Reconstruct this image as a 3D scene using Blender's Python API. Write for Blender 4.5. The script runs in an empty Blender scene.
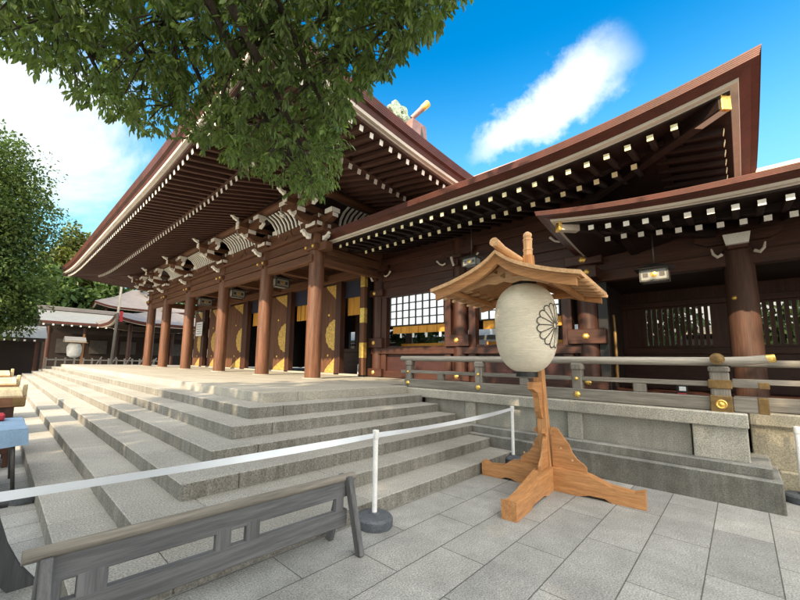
import bpy, bmesh, math, random
import numpy as np
from mathutils import Vector, Matrix
random.seed(7)
RNG = np.random.default_rng(11)
SC = bpy.context.scene
COL = SC.collection
PI = math.pi

# ------------------------------------------------------------------ camera
cd = bpy.data.cameras.new('camera'); cam = bpy.data.objects.new('camera', cd); COL.objects.link(cam)
F_, CX_, CY_ = 370.683, 369.752, 317.371
FW = Vector((0.70266, 0.70123, 0.12057)); RT = Vector((0.70447, -0.70944, 0.02058)); UP = Vector((-0.09997, -0.07048, 0.99249))
R3 = Matrix((RT, UP, -FW)).transposed()
cam.matrix_world = Matrix.Translation((0, 0, 1.5)) @ R3.to_4x4()
cd.sensor_fit = 'HORIZONTAL'; cd.sensor_width = 36; cd.lens = F_ / 800 * 36
cd.shift_x = (400 - CX_) / 800; cd.shift_y = (CY_ - 300) / 800
cd.clip_start = .05; cd.clip_end = 3000
SC.camera = cam

# ------------------------------------------------------------------ light, sky, exposure
SUN_AZ = math.atan2(-0.93, -0.24)      # bearing of the sun from +Y towards +X
SUN_EL = math.radians(33)
sdir = Vector((math.sin(SUN_AZ) * math.cos(SUN_EL), math.cos(SUN_AZ) * math.cos(SUN_EL), math.sin(SUN_EL)))
sl = bpy.data.lights.new('sun', 'SUN'); sl.energy = 4.2; sl.angle = math.radians(.6); sl.color = (1, .80, .54)
so = bpy.data.objects.new('sun', sl); COL.objects.link(so); so.location = sdir * 60
so.rotation_euler = sdir.to_track_quat('Z', 'Y').to_euler()
SC.view_settings.view_transform = 'Standard'; SC.view_settings.look = 'None'
SC.view_settings.exposure = 1.2; SC.view_settings.gamma = 1; SC.view_settings.use_curve_mapping = False
SC.cycles.max_bounces = 8; SC.cycles.diffuse_bounces = 4; SC.cycles.transparent_max_bounces = 8
try: SC.cycles.use_denoising = True
except Exception: pass

W = bpy.data.worlds.new('World'); SC.world = W; W.use_nodes = True
def world():
    nt = W.node_tree; N = nt.nodes; L = nt.links; N.clear()
    def nd(t, **k):
        n = N.new(t)
        for a, b in k.items(): setattr(n, a, b)
        return n
    def math_(op, a, b=None, clamp=False):
        n = nd('ShaderNodeMath', operation=op, use_clamp=clamp)
        for i, v in enumerate((a, b)):
            if v is None: continue
            if isinstance(v, (int, float)): n.inputs[i].default_value = v
            else: L.new(v, n.inputs[i])
        return n.outputs[0]
    out = nd('ShaderNodeOutputWorld'); bg = nd('ShaderNodeBackground'); L.new(bg.outputs[0], out.inputs[0])
    sky = nd('ShaderNodeTexSky'); sky.sky_type = 'NISHITA'; sky.sun_disc = False
    sky.sun_elevation = SUN_EL; sky.sun_rotation = SUN_AZ; sky.air_density = 1.0; sky.dust_density = .3; sky.ozone_density = 2.0
    hs = nd('ShaderNodeHueSaturation'); hs.inputs['Saturation'].default_value = 1.5; hs.inputs['Hue'].default_value = .492; hs.inputs['Value'].default_value = 1.45
    L.new(sky.outputs[0], hs.inputs['Color'])
    tc = nd('ShaderNodeTexCoord'); D = tc.outputs['Generated']
    def dot(v):
        n = nd('ShaderNodeVectorMath', operation='DOT_PRODUCT'); L.new(D, n.inputs[0]); n.inputs[1].default_value = v; return n.outputs['Value']
    def noise(scale, det=6, rough=.6, stretch=None, dist=0):
        m = nd('ShaderNodeMapping'); L.new(D, m.inputs[0])
        if stretch: m.inputs['Scale'].default_value = stretch
        n = nd('ShaderNodeTexNoise'); n.inputs['Scale'].default_value = scale; n.inputs['Detail'].default_value = det
        n.inputs['Roughness'].default_value = rough; n.inputs['Distortion'].default_value = dist; L.new(m.outputs[0], n.inputs['Vector']); return n.outputs['Fac']
    def ramp(v, a, b):
        n = nd('ShaderNodeMapRange', interpolation_type='SMOOTHSTEP'); L.new(v, n.inputs[0]); n.inputs[1].default_value = a; n.inputs[2].default_value = b; return n.outputs[0]
    nz = noise(3.2, 8, .62, None, .5); nf = noise(9, 6, .6)
    # a thin streak cloud over the right wing
    c = Vector((.786, .265, .552)).normalized(); a = (Vector((.785, .138, .603)) - Vector((.761, .416, .497))); a = (a - c * a.dot(c)).normalized(); b = c.cross(a)
    u = math_('DIVIDE', dot(a), .15); v = math_('DIVIDE', dot(b), .05)
    v = math_('ADD', v, math_('MULTIPLY', math_('SUBTRACT', nf, .5), 2.2))
    v = math_('ADD', v, math_('MULTIPLY', math_('SUBTRACT', noise(24, 8, .7), .5), .9))
    r2 = math_('ADD', math_('POWER', math_('ABSOLUTE', u), 2.6), math_('MULTIPLY', math_('MULTIPLY', v, v), math_('ADD', 1.0, math_('MULTIPLY', u, -.45))))
    streak = math_('MULTIPLY', math_('MULTIPLY', ramp(r2, 1.9, -.15), math_('ADD', .55, math_('MULTIPLY', noise(14, 6, .65), .9)), True), math_('GREATER_THAN', dot(c), 0))
    # bright bank of cloud low on the left, towards the sun side
    bk = Vector((-.35, .9, .42)).normalized()
    bank = ramp(math_('ADD', dot(bk), math_('MULTIPLY', math_('SUBTRACT', nz, .5), .85)), .82, 1.08)
    # unseen bright cloud behind the camera and overhead, added to fill the shade
    bh = Vector((-.55, -.40, .95)).normalized()
    behind = math_('MULTIPLY', ramp(math_('ADD', dot(bh), math_('MULTIPLY', math_('SUBTRACT', nz, .5), .9)), .35, .95), 1)
    # pale veil near the horizon
    hz = math_('MULTIPLY', ramp(dot((0, 0, 1)), .68, .2), .9)
    def mix(fac, a, col):
        mx = nd('ShaderNodeMix', data_type='RGBA'); L.new(fac, mx.inputs['Factor']); L.new(a, mx.inputs['A']); mx.inputs['B'].default_value = (*col, 1); return mx
    mx = mix(hz, hs.outputs[0], (2.0, 4.4, 5.0))
    mx = mix(streak, mx.outputs['Result'], (6.2, 6.4, 6.4))
    mx = mix(bank, mx.outputs['Result'], (5.2, 5.5, 5.5))
    low = ramp(math_('ADD', dot(Vector((-.62, -.72, .3)).normalized()), math_('MULTIPLY', math_('SUBTRACT', nz, .5), .7)), .15, .8)  # unseen low cloud behind the camera, added to light leaves and facade
    mx = mix(low, mx.outputs['Result'], (11, 10.7, 10))
    mx = mix(behind, mx.outputs['Result'], (FILL_CLOUD, FILL_CLOUD * .96, FILL_CLOUD * .88))
    L.new(mx.outputs['Result'], bg.inputs['Color']); bg.inputs['Strength'].default_value = .1
FILL_CLOUD = 21.0
world()

# ------------------------------------------------------------------ materials
MATS = {}
def mul2(N, L, fac, col):
    v = N.new('ShaderNodeVectorMath'); v.operation = 'SCALE'; v.inputs[0].default_value = col; L.new(fac, v.inputs['Scale']); return v.outputs[0]
def mat(name, col, rough=.6, metal=0., var=.25, scale=3., stretch=(1, 1, 1), fine=60., finev=.15, bump=.15, streak=0., spec=.4, col2=None, trans=0., objc=False, island=0., sheen=0, grain=None):
    if name in MATS: return MATS[name]
    m = bpy.data.materials.new(name); m.use_nodes = True; nt = m.node_tree; N = nt.nodes; L = nt.links
    P = N['Principled BSDF']; P.inputs['Roughness'].default_value = rough; P.inputs['Metallic'].default_value = metal
    P.inputs['Specular IOR Level'].default_value = spec
    if objc:
        v = N.new('ShaderNodeTexCoord').outputs['Object']
    else:
        v = N.new('ShaderNodeNewGeometry').outputs['Position']
    mp = N.new('ShaderNodeMapping'); mp.inputs['Scale'].default_value = stretch; L.new(v, mp.inputs[0])
    def noise(s, d=5, r=.6):
        n = N.new('ShaderNodeTexNoise'); n.inputs['Scale'].default_value = s; n.inputs['Detail'].default_value = d; n.inputs['Roughness'].default_value = r
        L.new(mp.outputs[0], n.inputs['Vector']); return n.outputs['Fac']
    def mrange(x, a, b, c, d):
        n = N.new('ShaderNodeMapRange'); L.new(x, n.inputs[0])
        for i, q in enumerate((a, b, c, d)): n.inputs[i + 1].default_value = q
        return n.outputs[0]
    def mul(x, y):
        n = N.new('ShaderNodeMath'); n.operation = 'MULTIPLY'; L.new(x, n.inputs[0])
        if isinstance(y, float): n.inputs[1].default_value = y
        else: L.new(y, n.inputs[1])
        return n.outputs[0]
    n1 = noise(scale); n2 = noise(fine, 3, .7)
    k = mul(mrange(n1, .3, .7, 1 - var, 1 + var), mrange(n2, .3, .7, 1 - finev, 1 + finev))
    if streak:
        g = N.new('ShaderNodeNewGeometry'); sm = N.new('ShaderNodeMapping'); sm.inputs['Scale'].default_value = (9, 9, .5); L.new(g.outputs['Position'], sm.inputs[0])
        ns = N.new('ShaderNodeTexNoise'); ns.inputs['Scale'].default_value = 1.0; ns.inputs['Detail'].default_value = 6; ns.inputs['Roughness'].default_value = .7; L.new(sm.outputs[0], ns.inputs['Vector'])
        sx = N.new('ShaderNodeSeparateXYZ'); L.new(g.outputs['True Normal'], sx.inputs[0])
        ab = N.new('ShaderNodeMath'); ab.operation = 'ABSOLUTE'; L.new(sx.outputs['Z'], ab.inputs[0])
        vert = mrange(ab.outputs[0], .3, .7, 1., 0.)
        sk = mul(mrange(ns.outputs['Fac'], .36, .72, .42 * streak, streak), vert)  # upright faces evenly darkened as painted shade, with stain streaks on top
    if island:
        g2 = N.new('ShaderNodeNewGeometry'); k = mul(k, mrange(g2.outputs['Random Per Island'], 0, 1, 1 - island, 1 + island))
    base = N.new('ShaderNodeMix'); base.data_type = 'RGBA'
    base.inputs['A'].default_value = (*col, 1); base.inputs['B'].default_value = (*(col2 or col), 1)
    n3 = noise(scale * 1.7 + .3, 6, .65); L.new(mrange(n3, .38, .62, 0, 1), base.inputs['Factor'])
    sc = N.new('ShaderNodeVectorMath'); sc.operation = 'SCALE'; L.new(base.outputs['Result'], sc.inputs[0]); L.new(k, sc.inputs['Scale'])
    fin = sc.outputs[0]
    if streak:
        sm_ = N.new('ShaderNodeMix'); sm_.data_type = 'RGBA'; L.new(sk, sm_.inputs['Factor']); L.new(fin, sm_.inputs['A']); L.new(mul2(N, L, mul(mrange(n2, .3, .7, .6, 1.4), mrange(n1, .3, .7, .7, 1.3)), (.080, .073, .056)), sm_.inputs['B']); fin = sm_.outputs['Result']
    L.new(fin, P.inputs['Base Color'])
    if bump:
        b = N.new('ShaderNodeBump'); b.inputs['Strength'].default_value = bump; b.inputs['Distance'].default_value = .01
        L.new(n2, b.inputs['Height']); L.new(b.outputs[0], P.inputs['Normal'])
    if trans:
        t = N.new('ShaderNodeBsdfTranslucent'); ms = N.new('ShaderNodeMixShader'); ms.inputs[0].default_value = trans
        ts = N.new('ShaderNodeVectorMath'); ts.operation = 'MULTIPLY'; L.new(sc.outputs[0], ts.inputs[0]); ts.inputs[1].default_value = (1.5, 1.5, .7) if 'leaf' in name else (1, 1, 1)
        L.new(ts.outputs[0], t.inputs['Color']); L.new(P.outputs[0], ms.inputs[1]); L.new(t.outputs[0], ms.inputs[2])
        L.new(ms.outputs[0], N['Material Output'].inputs['Surface'])
    MATS[name] = m
    return m
AX = {'x': (1.2, 22, 22), 'y': (22, 1.2, 22), 'z': (22, 22, 1.2)}
def wood(name, col, ax='y', col2=None, rough=.62, var=.28, spec=.35, bump=.25, sheen=0):
    return mat(name + ' wood ' + ax, col, rough, 0, var, .35, AX[ax], 3.2, .24, bump, spec=spec, col2=col2)
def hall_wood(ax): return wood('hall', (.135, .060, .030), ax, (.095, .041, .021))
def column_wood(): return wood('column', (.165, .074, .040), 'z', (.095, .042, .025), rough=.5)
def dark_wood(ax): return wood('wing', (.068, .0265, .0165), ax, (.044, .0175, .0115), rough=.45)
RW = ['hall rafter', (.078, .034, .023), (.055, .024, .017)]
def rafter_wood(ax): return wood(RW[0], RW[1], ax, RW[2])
def grey_wood(ax): return wood('weathered', (.215, .195, .168), ax, (.15, .137, .118), rough=.75)
def fence_wood(ax): return wood('trestle', (.125, .126, .133), ax, (.085, .086, .092), rough=.7, var=.2)
def hinoki(ax): return wood('cypress', (.47, .235, .095), ax, (.37, .17, .065), rough=.5, var=.12)
def hinoki_pale(ax): return wood('pale cypress', (.58, .36, .19), ax, (.47, .28, .14), rough=.55, var=.1)
M_copper = mat('copper sheet brown', (.105, .033, .024), .48, .15, .18, 1.2, fine=30, finev=.12, bump=.08, col2=(.074, .026, .0185))
M_copper_light = mat('copper flashing', (.55, .32, .27), .38, .3, .2, 2, bump=.05)  # pale tone stands in for sky reflected on the ridge copper
M_roof = mat('copper roof', (.20, .09, .07), .5, .2, .2, .8, col2=(.15, .08, .07))
M_board = mat('pale eave board', (.56, .50, .43), .7, 0, .12, 2, fine=40, finev=.08, bump=.05)
M_white = mat('white painted end', (.80, .78, .72), .6, 0, .06, 4, bump=.03)
M_cream = mat('gilt rafter end', (.78, .72, .46), .5, .0, .15, 9, bump=.05)
M_gold = mat('gilt brass', (.80, .53, .14), .34, .75, .3, 9, fine=45, finev=.3, bump=.35)
M_goldpaint = mat('gilt openwork', (.66, .43, .12), .4, .5, .35, 12, fine=36, finev=.5, bump=.9)
M_bronze = mat('dull bronze plate', (.20, .125, .05), .5, .5, .3, 12, bump=.2)
M_black = mat('black lacquer', (.013, .012, .012), .4, 0, .2, 3, bump=.03)
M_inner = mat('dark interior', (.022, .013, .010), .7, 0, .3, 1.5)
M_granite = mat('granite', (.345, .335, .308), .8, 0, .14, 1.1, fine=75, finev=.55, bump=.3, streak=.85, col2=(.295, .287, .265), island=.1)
M_granite_floor = mat('granite floor', (.36, .345, .305), .75, 0, .14, .8, fine=75, finev=.4, bump=.15, col2=(.32, .305, .265))
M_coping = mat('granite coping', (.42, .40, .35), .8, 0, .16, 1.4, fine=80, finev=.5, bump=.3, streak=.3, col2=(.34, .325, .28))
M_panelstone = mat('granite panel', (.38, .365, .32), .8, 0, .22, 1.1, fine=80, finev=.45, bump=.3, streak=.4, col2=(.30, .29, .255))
M_sunlit_stone = mat('buff granite', (.43, .385, .29), .8, 0, .2, 1.2, fine=80, finev=.5, bump=.3, streak=.4, col2=(.35, .31, .23))  # warm sunlight on the recessed run is put into this colour
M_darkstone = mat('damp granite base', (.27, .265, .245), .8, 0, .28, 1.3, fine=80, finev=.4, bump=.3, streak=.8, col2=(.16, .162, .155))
M_paper = mat('lantern paper', (.80, .735, .61), .75, 0, .06, 3, (1, 1, 3), fine=14, finev=.07, bump=.5, trans=.3)
M_ink = mat('ink line', (.05, .045, .04), .6, 0, .1, 3, bump=0)
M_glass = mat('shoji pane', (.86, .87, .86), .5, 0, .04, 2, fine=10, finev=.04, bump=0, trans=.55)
M_glass.node_tree.nodes['Principled BSDF'].inputs['Emission Color'].default_value = (.92, .97, 1, 1); M_glass.node_tree.nodes['Principled BSDF'].inputs['Emission Strength'].default_value = .5  # emission stands in for daylight coming through the paper from behind
M_yellow = mat('yellow curtain', (.72, .36, .06), .7, 0, .15, 3, (6, 6, .6), bump=.1, trans=.3)
M_indigo = mat('indigo valance', (.022, .026, .05), .75, 0, .2, 3)
M_tape = mat('barrier tape', (.66, .70, .76), .45, 0, .05, 3, fine=4, finev=.03, bump=0)
M_poleW = mat('white painted pole', (.74, .74, .74), .35, 0, .08, 6, fine=40, finev=.06, bump=.03)
M_rubber = mat('dark rubber', (.085, .095, .11), .6, 0, .25, 9, fine=50, finev=.25, bump=.15)
M_bluecloth = mat('pale blue cloth', (.23, .35, .51), .7, 0, .12, 3, (3, 3, .8), bump=.15)
M_red = mat('red cloth', (.45, .035, .05), .7, 0, .2, 6)
M_tray = wood('straw coloured', (.62, .50, .30), 'y', (.52, .41, .24), rough=.6)
M_boxwood = wood('stall box', (.22, .10, .05), 'x', (.15, .07, .035))
M_greyroof = mat('weathered copper roof', (.19, .195, .195), .55, .1, .12, .9, (1, 6, 1), bump=.1, col2=(.145, .155, .155))
M_pinkroof = mat('pink copper roof', (.15, .135, .13), .5, .15, .15, 1.1)
M_metal = mat('lantern iron', (.10, .095, .09), .45, .6, .2, 8)
M_lampglass = mat('frosted lantern glass', (.46, .47, .45), .5, 0, .12, 6, bump=.05, trans=.4)
M_green = mat('green patina', (.20, .40, .30), .6, .2, .5, 12, fine=30, finev=.4, bump=.4, col2=(.45, .42, .33))
M_bark = mat('bark', (.055, .042, .032), .85, 0, .35, 4, (4, 4, 1), fine=12, finev=.4, bump=.6)
M_leaf = mat('camphor leaf', (.17, .235, .075), .38, 0, .3, 1.3, fine=5, finev=.15, bump=0, col2=(.115, .18, .055), trans=.42, island=.45, spec=.5)
M_leafdark = mat('dark crown leaf', (.034, .066, .022), .6, 0, .4, .35, fine=2, finev=.3, bump=0, col2=(.055, .088, .022), trans=.22, island=.25, spec=.15)
M_leafround = mat('rounded crown leaf', (.050, .092, .030), .6, 0, .4, .35, fine=2, finev=.3, bump=0, col2=(.082, .115, .032), trans=.25, island=.25, spec=.15)
M_leafyellow = mat('sunny crown leaf', (.11, .12, .025), .5, 0, .3, .3, fine=2, finev=.3, bump=0, col2=(.07, .09, .02), trans=.25, island=.4)  # yellow-green foliage of the tree behind the gallery
M_notice = mat('notice paper', (.72, .74, .76), .6, 0, .05, 3, bump=0)
M_stain = mat('dark wall panel', (.05, .017, .0135), .5, 0, .22, 1.6, (1, 1, 6), bump=.1, col2=(.036, .0125, .0105))

def paving():
    m = bpy.data.materials.new('paving slabs'); m.use_nodes = True; nt = m.node_tree; N = nt.nodes; L = nt.links; P = N['Principled BSDF']
    P.inputs['Roughness'].default_value = .72; P.inputs['Specular IOR Level'].default_value = .35
    g = N.new('ShaderNodeNewGeometry'); mp = N.new('ShaderNodeMapping'); mp.inputs['Location'].default_value = (1.1 - .01, .1, 0); L.new(g.outputs['Position'], mp.inputs[0])
    br = N.new('ShaderNodeTexBrick'); L.new(mp.outputs[0], br.inputs['Vector']); br.offset = .5; br.squash = 1
    br.inputs['Scale'].default_value = 1; br.inputs['Brick Width'].default_value = 1.1; br.inputs['Row Height'].default_value = .394
    br.inputs['Mortar Size'].default_value = .0045; br.inputs['Mortar Smooth'].default_value = .25; br.inputs['Bias'].default_value = 0
    br.inputs['Color1'].default_value = (.235, .238, .235, 1); br.inputs['Color2'].default_value = (.33, .332, .32, 1); br.inputs['Mortar'].default_value = (.09, .09, .085, 1)
    def noise(s, d, r):
        n = N.new('ShaderNodeTexNoise'); n.inputs['Scale'].default_value = s; n.inputs['Detail'].default_value = d; n.inputs['Roughness'].default_value = r; L.new(g.outputs['Position'], n.inputs['Vector']); return n.outputs['Fac']
    def mr(x, a, b, c, d):
        n = N.new('ShaderNodeMapRange'); L.new(x, n.inputs[0])
        for i, q in enumerate((a, b, c, d)): n.inputs[i + 1].default_value = q
        return n.outputs[0]
    def mul(a, b):
        n = N.new('ShaderNodeMath'); n.operation = 'MULTIPLY'; L.new(a, n.inputs[0]); L.new(b, n.inputs[1]); return n.outputs[0]
    sp = noise(85, 2, .75); bl = noise(1.6, 7, .65); b2 = noise(6, 6, .7)
    k = mul(mul(mr(sp, .3, .7, .5, 1.5), mr(bl, .3, .7, .80, 1.20)), mr(b2, .3, .7, .88, 1.12))
    s = N.new('ShaderNodeVectorMath'); s.operation = 'SCALE'; L.new(br.outputs['Color'], s.inputs[0]); L.new(k, s.inputs['Scale']); L.new(s.outputs[0], P.inputs['Base Color'])
    bm_ = N.new('ShaderNodeBump'); bm_.inputs['Strength'].default_value = .5; bm_.inputs['Distance'].default_value = .008; bm_.invert = True
    ad = N.new('ShaderNodeMath'); ad.operation = 'MULTIPLY_ADD'; L.new(sp, ad.inputs[0]); ad.inputs[1].default_value = .35; L.new(br.outputs['Fac'], ad.inputs[2])
    L.new(ad.outputs[0], bm_.inputs['Height']); L.new(bm_.outputs[0], P.inputs['Normal'])
    return m
M_paving = paving()
M_soil = mat('gravel ground', (.30, .28, .24), .85, 0, .2, .4, fine=40, finev=.3, bump=.3)

# ------------------------------------------------------------------ mesh helpers
class MB:
    def __init__(s): s.v = []; s.f = []; s.sm = []
    def add(s, vs, fs, smooth=False):
        o = len(s.v); s.v += [tuple(p) for p in vs]
        for f in fs: s.f.append([o + i for i in f]); s.sm.append(smooth)
        return s
    def box(s, x0, x1, y0, y1, z0, z1, c=0.):
        if x0 > x1: x0, x1 = x1, x0
        if y0 > y1: y0, y1 = y1, y0
        return s.hexa(Vector(((x0 + x1) / 2, (y0 + y1) / 2, (z0 + z1) / 2)), Vector((1, 0, 0)), Vector((0, 1, 0)), Vector((0, 0, 1)), (x1 - x0) / 2, (y1 - y0) / 2, (z1 - z0) / 2, c)
    def hexa(s, o, ex, ey, ez, a, b, h, c=0.):
        c = min(c, a * .45, b * .45, h * .45)
        if c <= 0:
            vs = [o + ex * (sx * a) + ey * (sy * b) + ez * (sz * h) for sx in (-1, 1) for sy in (-1, 1) for sz in (-1, 1)]
            return s.add(vs, [(0, 1, 3, 2), (4, 6, 7, 5), (0, 4, 5, 1), (2, 3, 7, 6), (0, 2, 6, 4), (1, 5, 7, 3)])
        vs = []; ix = {}
        for sx in (-1, 1):
            for sy in (-1, 1):
                for sz in (-1, 1):
                    for k in range(3):
                        d = [a, b, h]
                        for q in range(3):
                            if q != k: d[q] -= c
                        ix[(sx, sy, sz, k)] = len(vs)
                        vs.append(o + ex * (sx * d[0]) + ey * (sy * d[1]) + ez * (sz * d[2]))
        fs = []
        def quad(l, flip): fs.append(l if not flip else l[::-1])
        for k in range(3):
            p, q = (k + 1) % 3, (k + 2) % 3
            for sg in (-1, 1):
                l = []
                for (u, w) in ((-1, -1), (1, -1), (1, 1), (-1, 1)):
                    t = [0, 0, 0]; t[k] = sg; t[p] = u; t[q] = w; l.append(ix[(t[0], t[1], t[2], k)])
                quad(l, sg < 0)
        for k in range(3):
            p, q = (k + 1) % 3, (k + 2) % 3
            for u in (-1, 1):
                for w in (-1, 1):
                    def I(sg, kk):
                        t = [0, 0, 0]; t[k] = sg; t[p] = u; t[q] = w; return ix[(t[0], t[1], t[2], kk)]
                    quad([I(-1, p), I(1, p), I(1, q), I(-1, q)], u * w > 0)
        for sx in (-1, 1):
            for sy in (-1, 1):
                for sz in (-1, 1):
                    quad([ix[(sx, sy, sz, 0)], ix[(sx, sy, sz, 1)], ix[(sx, sy, sz, 2)]], sx * sy * sz < 0)
        return s.add(vs, fs)
    def beam(s, p, q, w, h, c=0., up=(0, 0, 1)):
        p = Vector(p); q = Vector(q); ez0 = Vector(up); ex = (q - p).normalized(); ey = ez0.cross(ex).normalized(); ez = ex.cross(ey)
        return s.hexa((p + q) / 2, ex, ey, ez, (q - p).length / 2, w / 2, h / 2, c)
    def loft(s, rings, closed=True, cap=True, smooth=True):
        n = len(rings[0]); vs = [p for r in rings for p in r]; fs = []
        for i in range(len(rings) - 1):
            for j in range(n if closed else n - 1):
                a = i * n + j; b = i * n + (j + 1) % n; fs.append((a, b, b + n, a + n))
        s.add(vs, fs, smooth)
        if cap and closed:
            s.add(rings[0], [tuple(range(n))[::-1]]); s.add(rings[-1], [tuple(range(n))])
        return s
    def lathe(s, prof, o=(0, 0, 0), n=24, axis='z', smooth=True, cap=True):
        o = Vector(o); rings = []
        for r, z in prof:
            ring = []
            for k in range(n):
                a = 2 * PI * k / n; u, v = r * math.cos(a), r * math.sin(a)
                ring.append(o + (Vector((u, v, z)) if axis == 'z' else Vector((z, u, v)) if axis == 'x' else Vector((v, z, u))))
            rings.append(ring)
        return s.loft(rings, True, cap, smooth)
    def tube(s, pts, rad, n=8, cap=True):
        pts = [Vector(p) for p in pts]; rings = []
        if not isinstance(rad, (list, tuple)): rad = [rad] * len(pts)
        prev = None
        for i, p in enumerate(pts):
            d = (pts[min(i + 1, len(pts) - 1)] - pts[max(i - 1, 0)]).normalized()
            ref = prev if prev is not None else (Vector((0, 0, 1)) if abs(d.z) < .9 else Vector((1, 0, 0)))
            e1 = (ref - d * ref.dot(d)).normalized(); e2 = d.cross(e1); prev = e1
            rings.append([p + (e1 * math.cos(2 * PI * k / n) + e2 * math.sin(2 * PI * k / n)) * rad[i] for k in range(n)])
        return s.loft(rings, True, cap)
    def prism(s, poly, o, eu, ev, en, t):
        """outline poly (u,v) in the plane eu,ev at o, given thickness t along en (centred)"""
        o = Vector(o); eu = Vector(eu); ev = Vector(ev); en = Vector(en); n = len(poly)
        a = [o + eu * u + ev * v - en * (t / 2) for u, v in poly]; b = [p + en * t for p in a]
        s.add(a + b, [tuple(range(n))[::-1], tuple(range(n, 2 * n))] + [(i, (i + 1) % n, n + (i + 1) % n, n + i) for i in range(n)])
        return s
    def obj(s, name, m, parent=None, loc=None, bevel=0):
        me = bpy.data.meshes.new(name); me.from_pydata(s.v, [], s.f); me.update()
        me.polygons.foreach_set('use_smooth', s.sm)
        me.materials.append(m)
        if any(s.sm):
            bm = bmesh.new(); bm.from_mesh(me); bmesh.ops.remove_doubles(bm, verts=bm.verts, dist=1e-5)
            for e in bm.edges:
                if len(e.link_faces) == 2 and e.calc_face_angle(0) > .7: e.smooth = False
            bmesh.ops.recalc_face_normals(bm, faces=bm.faces); bm.to_mesh(me); bm.free()
        else:
            bm = bmesh.new(); bm.from_mesh(me); bmesh.ops.recalc_face_normals(bm, faces=bm.faces); bm.to_mesh(me); bm.free()
        o = bpy.data.objects.new(name, me); COL.objects.link(o)
        if parent: o.parent = parent
        if loc: o.location = loc
        return o
def tag(o, label=None, cat=None, group=None, kind=None):
    if label: o['label'] = label
    if cat: o['category'] = cat
    if group: o['group'] = group
    if kind: o['kind'] = kind
    return o
def thing(name, label, cat, loc=(0, 0, 0), rz=0, group=None):
    o = bpy.data.objects.new(name, None); COL.objects.link(o); o.location = loc; o.rotation_euler = (0, 0, rz); o.empty_display_size = .2
    return tag(o, label, cat, group)
def copy_obj(o, parent=None, loc=None, rot=None):
    c = o.copy(); COL.objects.link(c)
    if parent is not None: c.parent = parent
    if loc is not None: c.location = loc
    if rot is not None: c.rotation_euler = rot
    for ch in list(o.children): copy_obj(ch, c)
    return c
def copy_tree(o, loc, rz, label, group=None):
    c = copy_obj(o); c.location = loc; c.rotation_euler = (0, 0, rz); c['label'] = label
    if group: c['group'] = group
    return c

# ------------------------------------------------------------------ the ground
g = MB(); g.add([(-60, -60, 0), (200, -60, 0), (200, 220, 0), (-60, 220, 0)], [(0, 1, 2, 3)])
g.v = [(-400, -400, -.004), (500, -400, -.004), (500, 600, -.004), (-400, 600, -.004)]
tag(g.obj('ground', M_soil), kind='structure')
g = MB(); g.add([(-9, -9, 0), (9.5, -9, 0), (9.5, 32, 0), (-9, 32, 0)], [(0, 1, 2, 3)])
tag(g.obj('stone_pavement', M_paving), kind='structure')

# ------------------------------------------------------------------ stairs
RZ = .1463; TX = .3965; TY = .3870; X1 = 2.816; Y1 = 4.994; PZ = 7 * RZ
stair = thing('stone_staircase', 'broad pale granite steps climbing on two sides to the hall terrace', 'stairs', (X1, Y1, 0))
XE = 6.16
def blocks_line(mb, a, b, fn, lo=1.15, hi=1.9):
    t = a
    while t < b - .01:
        e = t + random.uniform(lo, hi)
        if b - e < .7: e = b
        fn(t + .0015, e - .0015); t = e
for k in range(1, 7):
    z0, z1 = (k - 1) * RZ, k * RZ
    x = X1 - (7 - k) * TX; y = Y1 - (7 - k) * TY
    m = MB(); dp = TX + .12
    j = lambda: random.uniform(-.003, .003)
    blocks_line(m, y + .0, 28.6 + (7 - k) * TY, lambda a, b: m.box(x + j(), x + dp, a, b, z0 - .004, z1 + j() * .6, .007))
    blocks_line(m, x + dp + .003, XE, lambda a, b: m.box(a, b, y + j(), y + TY + .12, z0 - .004, z1 + j() * .6, .007))
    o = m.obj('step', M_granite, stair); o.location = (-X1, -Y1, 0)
m = MB()
blocks_line(m, Y1, 28.6, lambda a, b: m.box(X1, X1 + .62, a, b, PZ - RZ - .004, PZ, .007), 1.3, 2.1)
blocks_line(m, X1 + .623, XE, lambda a, b: m.box(a, b, Y1, Y1 + .62, PZ - RZ - .004, PZ, .007), 1.2, 1.7)
xs = [X1 + .623]
while xs[-1] < 9.4: xs.append(xs[-1] + .75)
for i in range(len(xs) - 1):
    blocks_line(m, Y1 + .623, 28.6, lambda a, b: m.box(xs[i] + .0015, xs[i + 1] - .0015, a, b, PZ - .1, PZ + random.uniform(-.001, .001), .004), 1.0, 1.6)
o = m.obj('terrace_floor', M_granite_floor, stair); o.location = (-X1, -Y1, 0)
m = MB(); m.box(X1 + .3, 24, Y1 + .3, 28.2, .02, PZ - .11); o = m.obj('core', M_granite, stair); o.location = (-X1, -Y1, 0)

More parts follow.
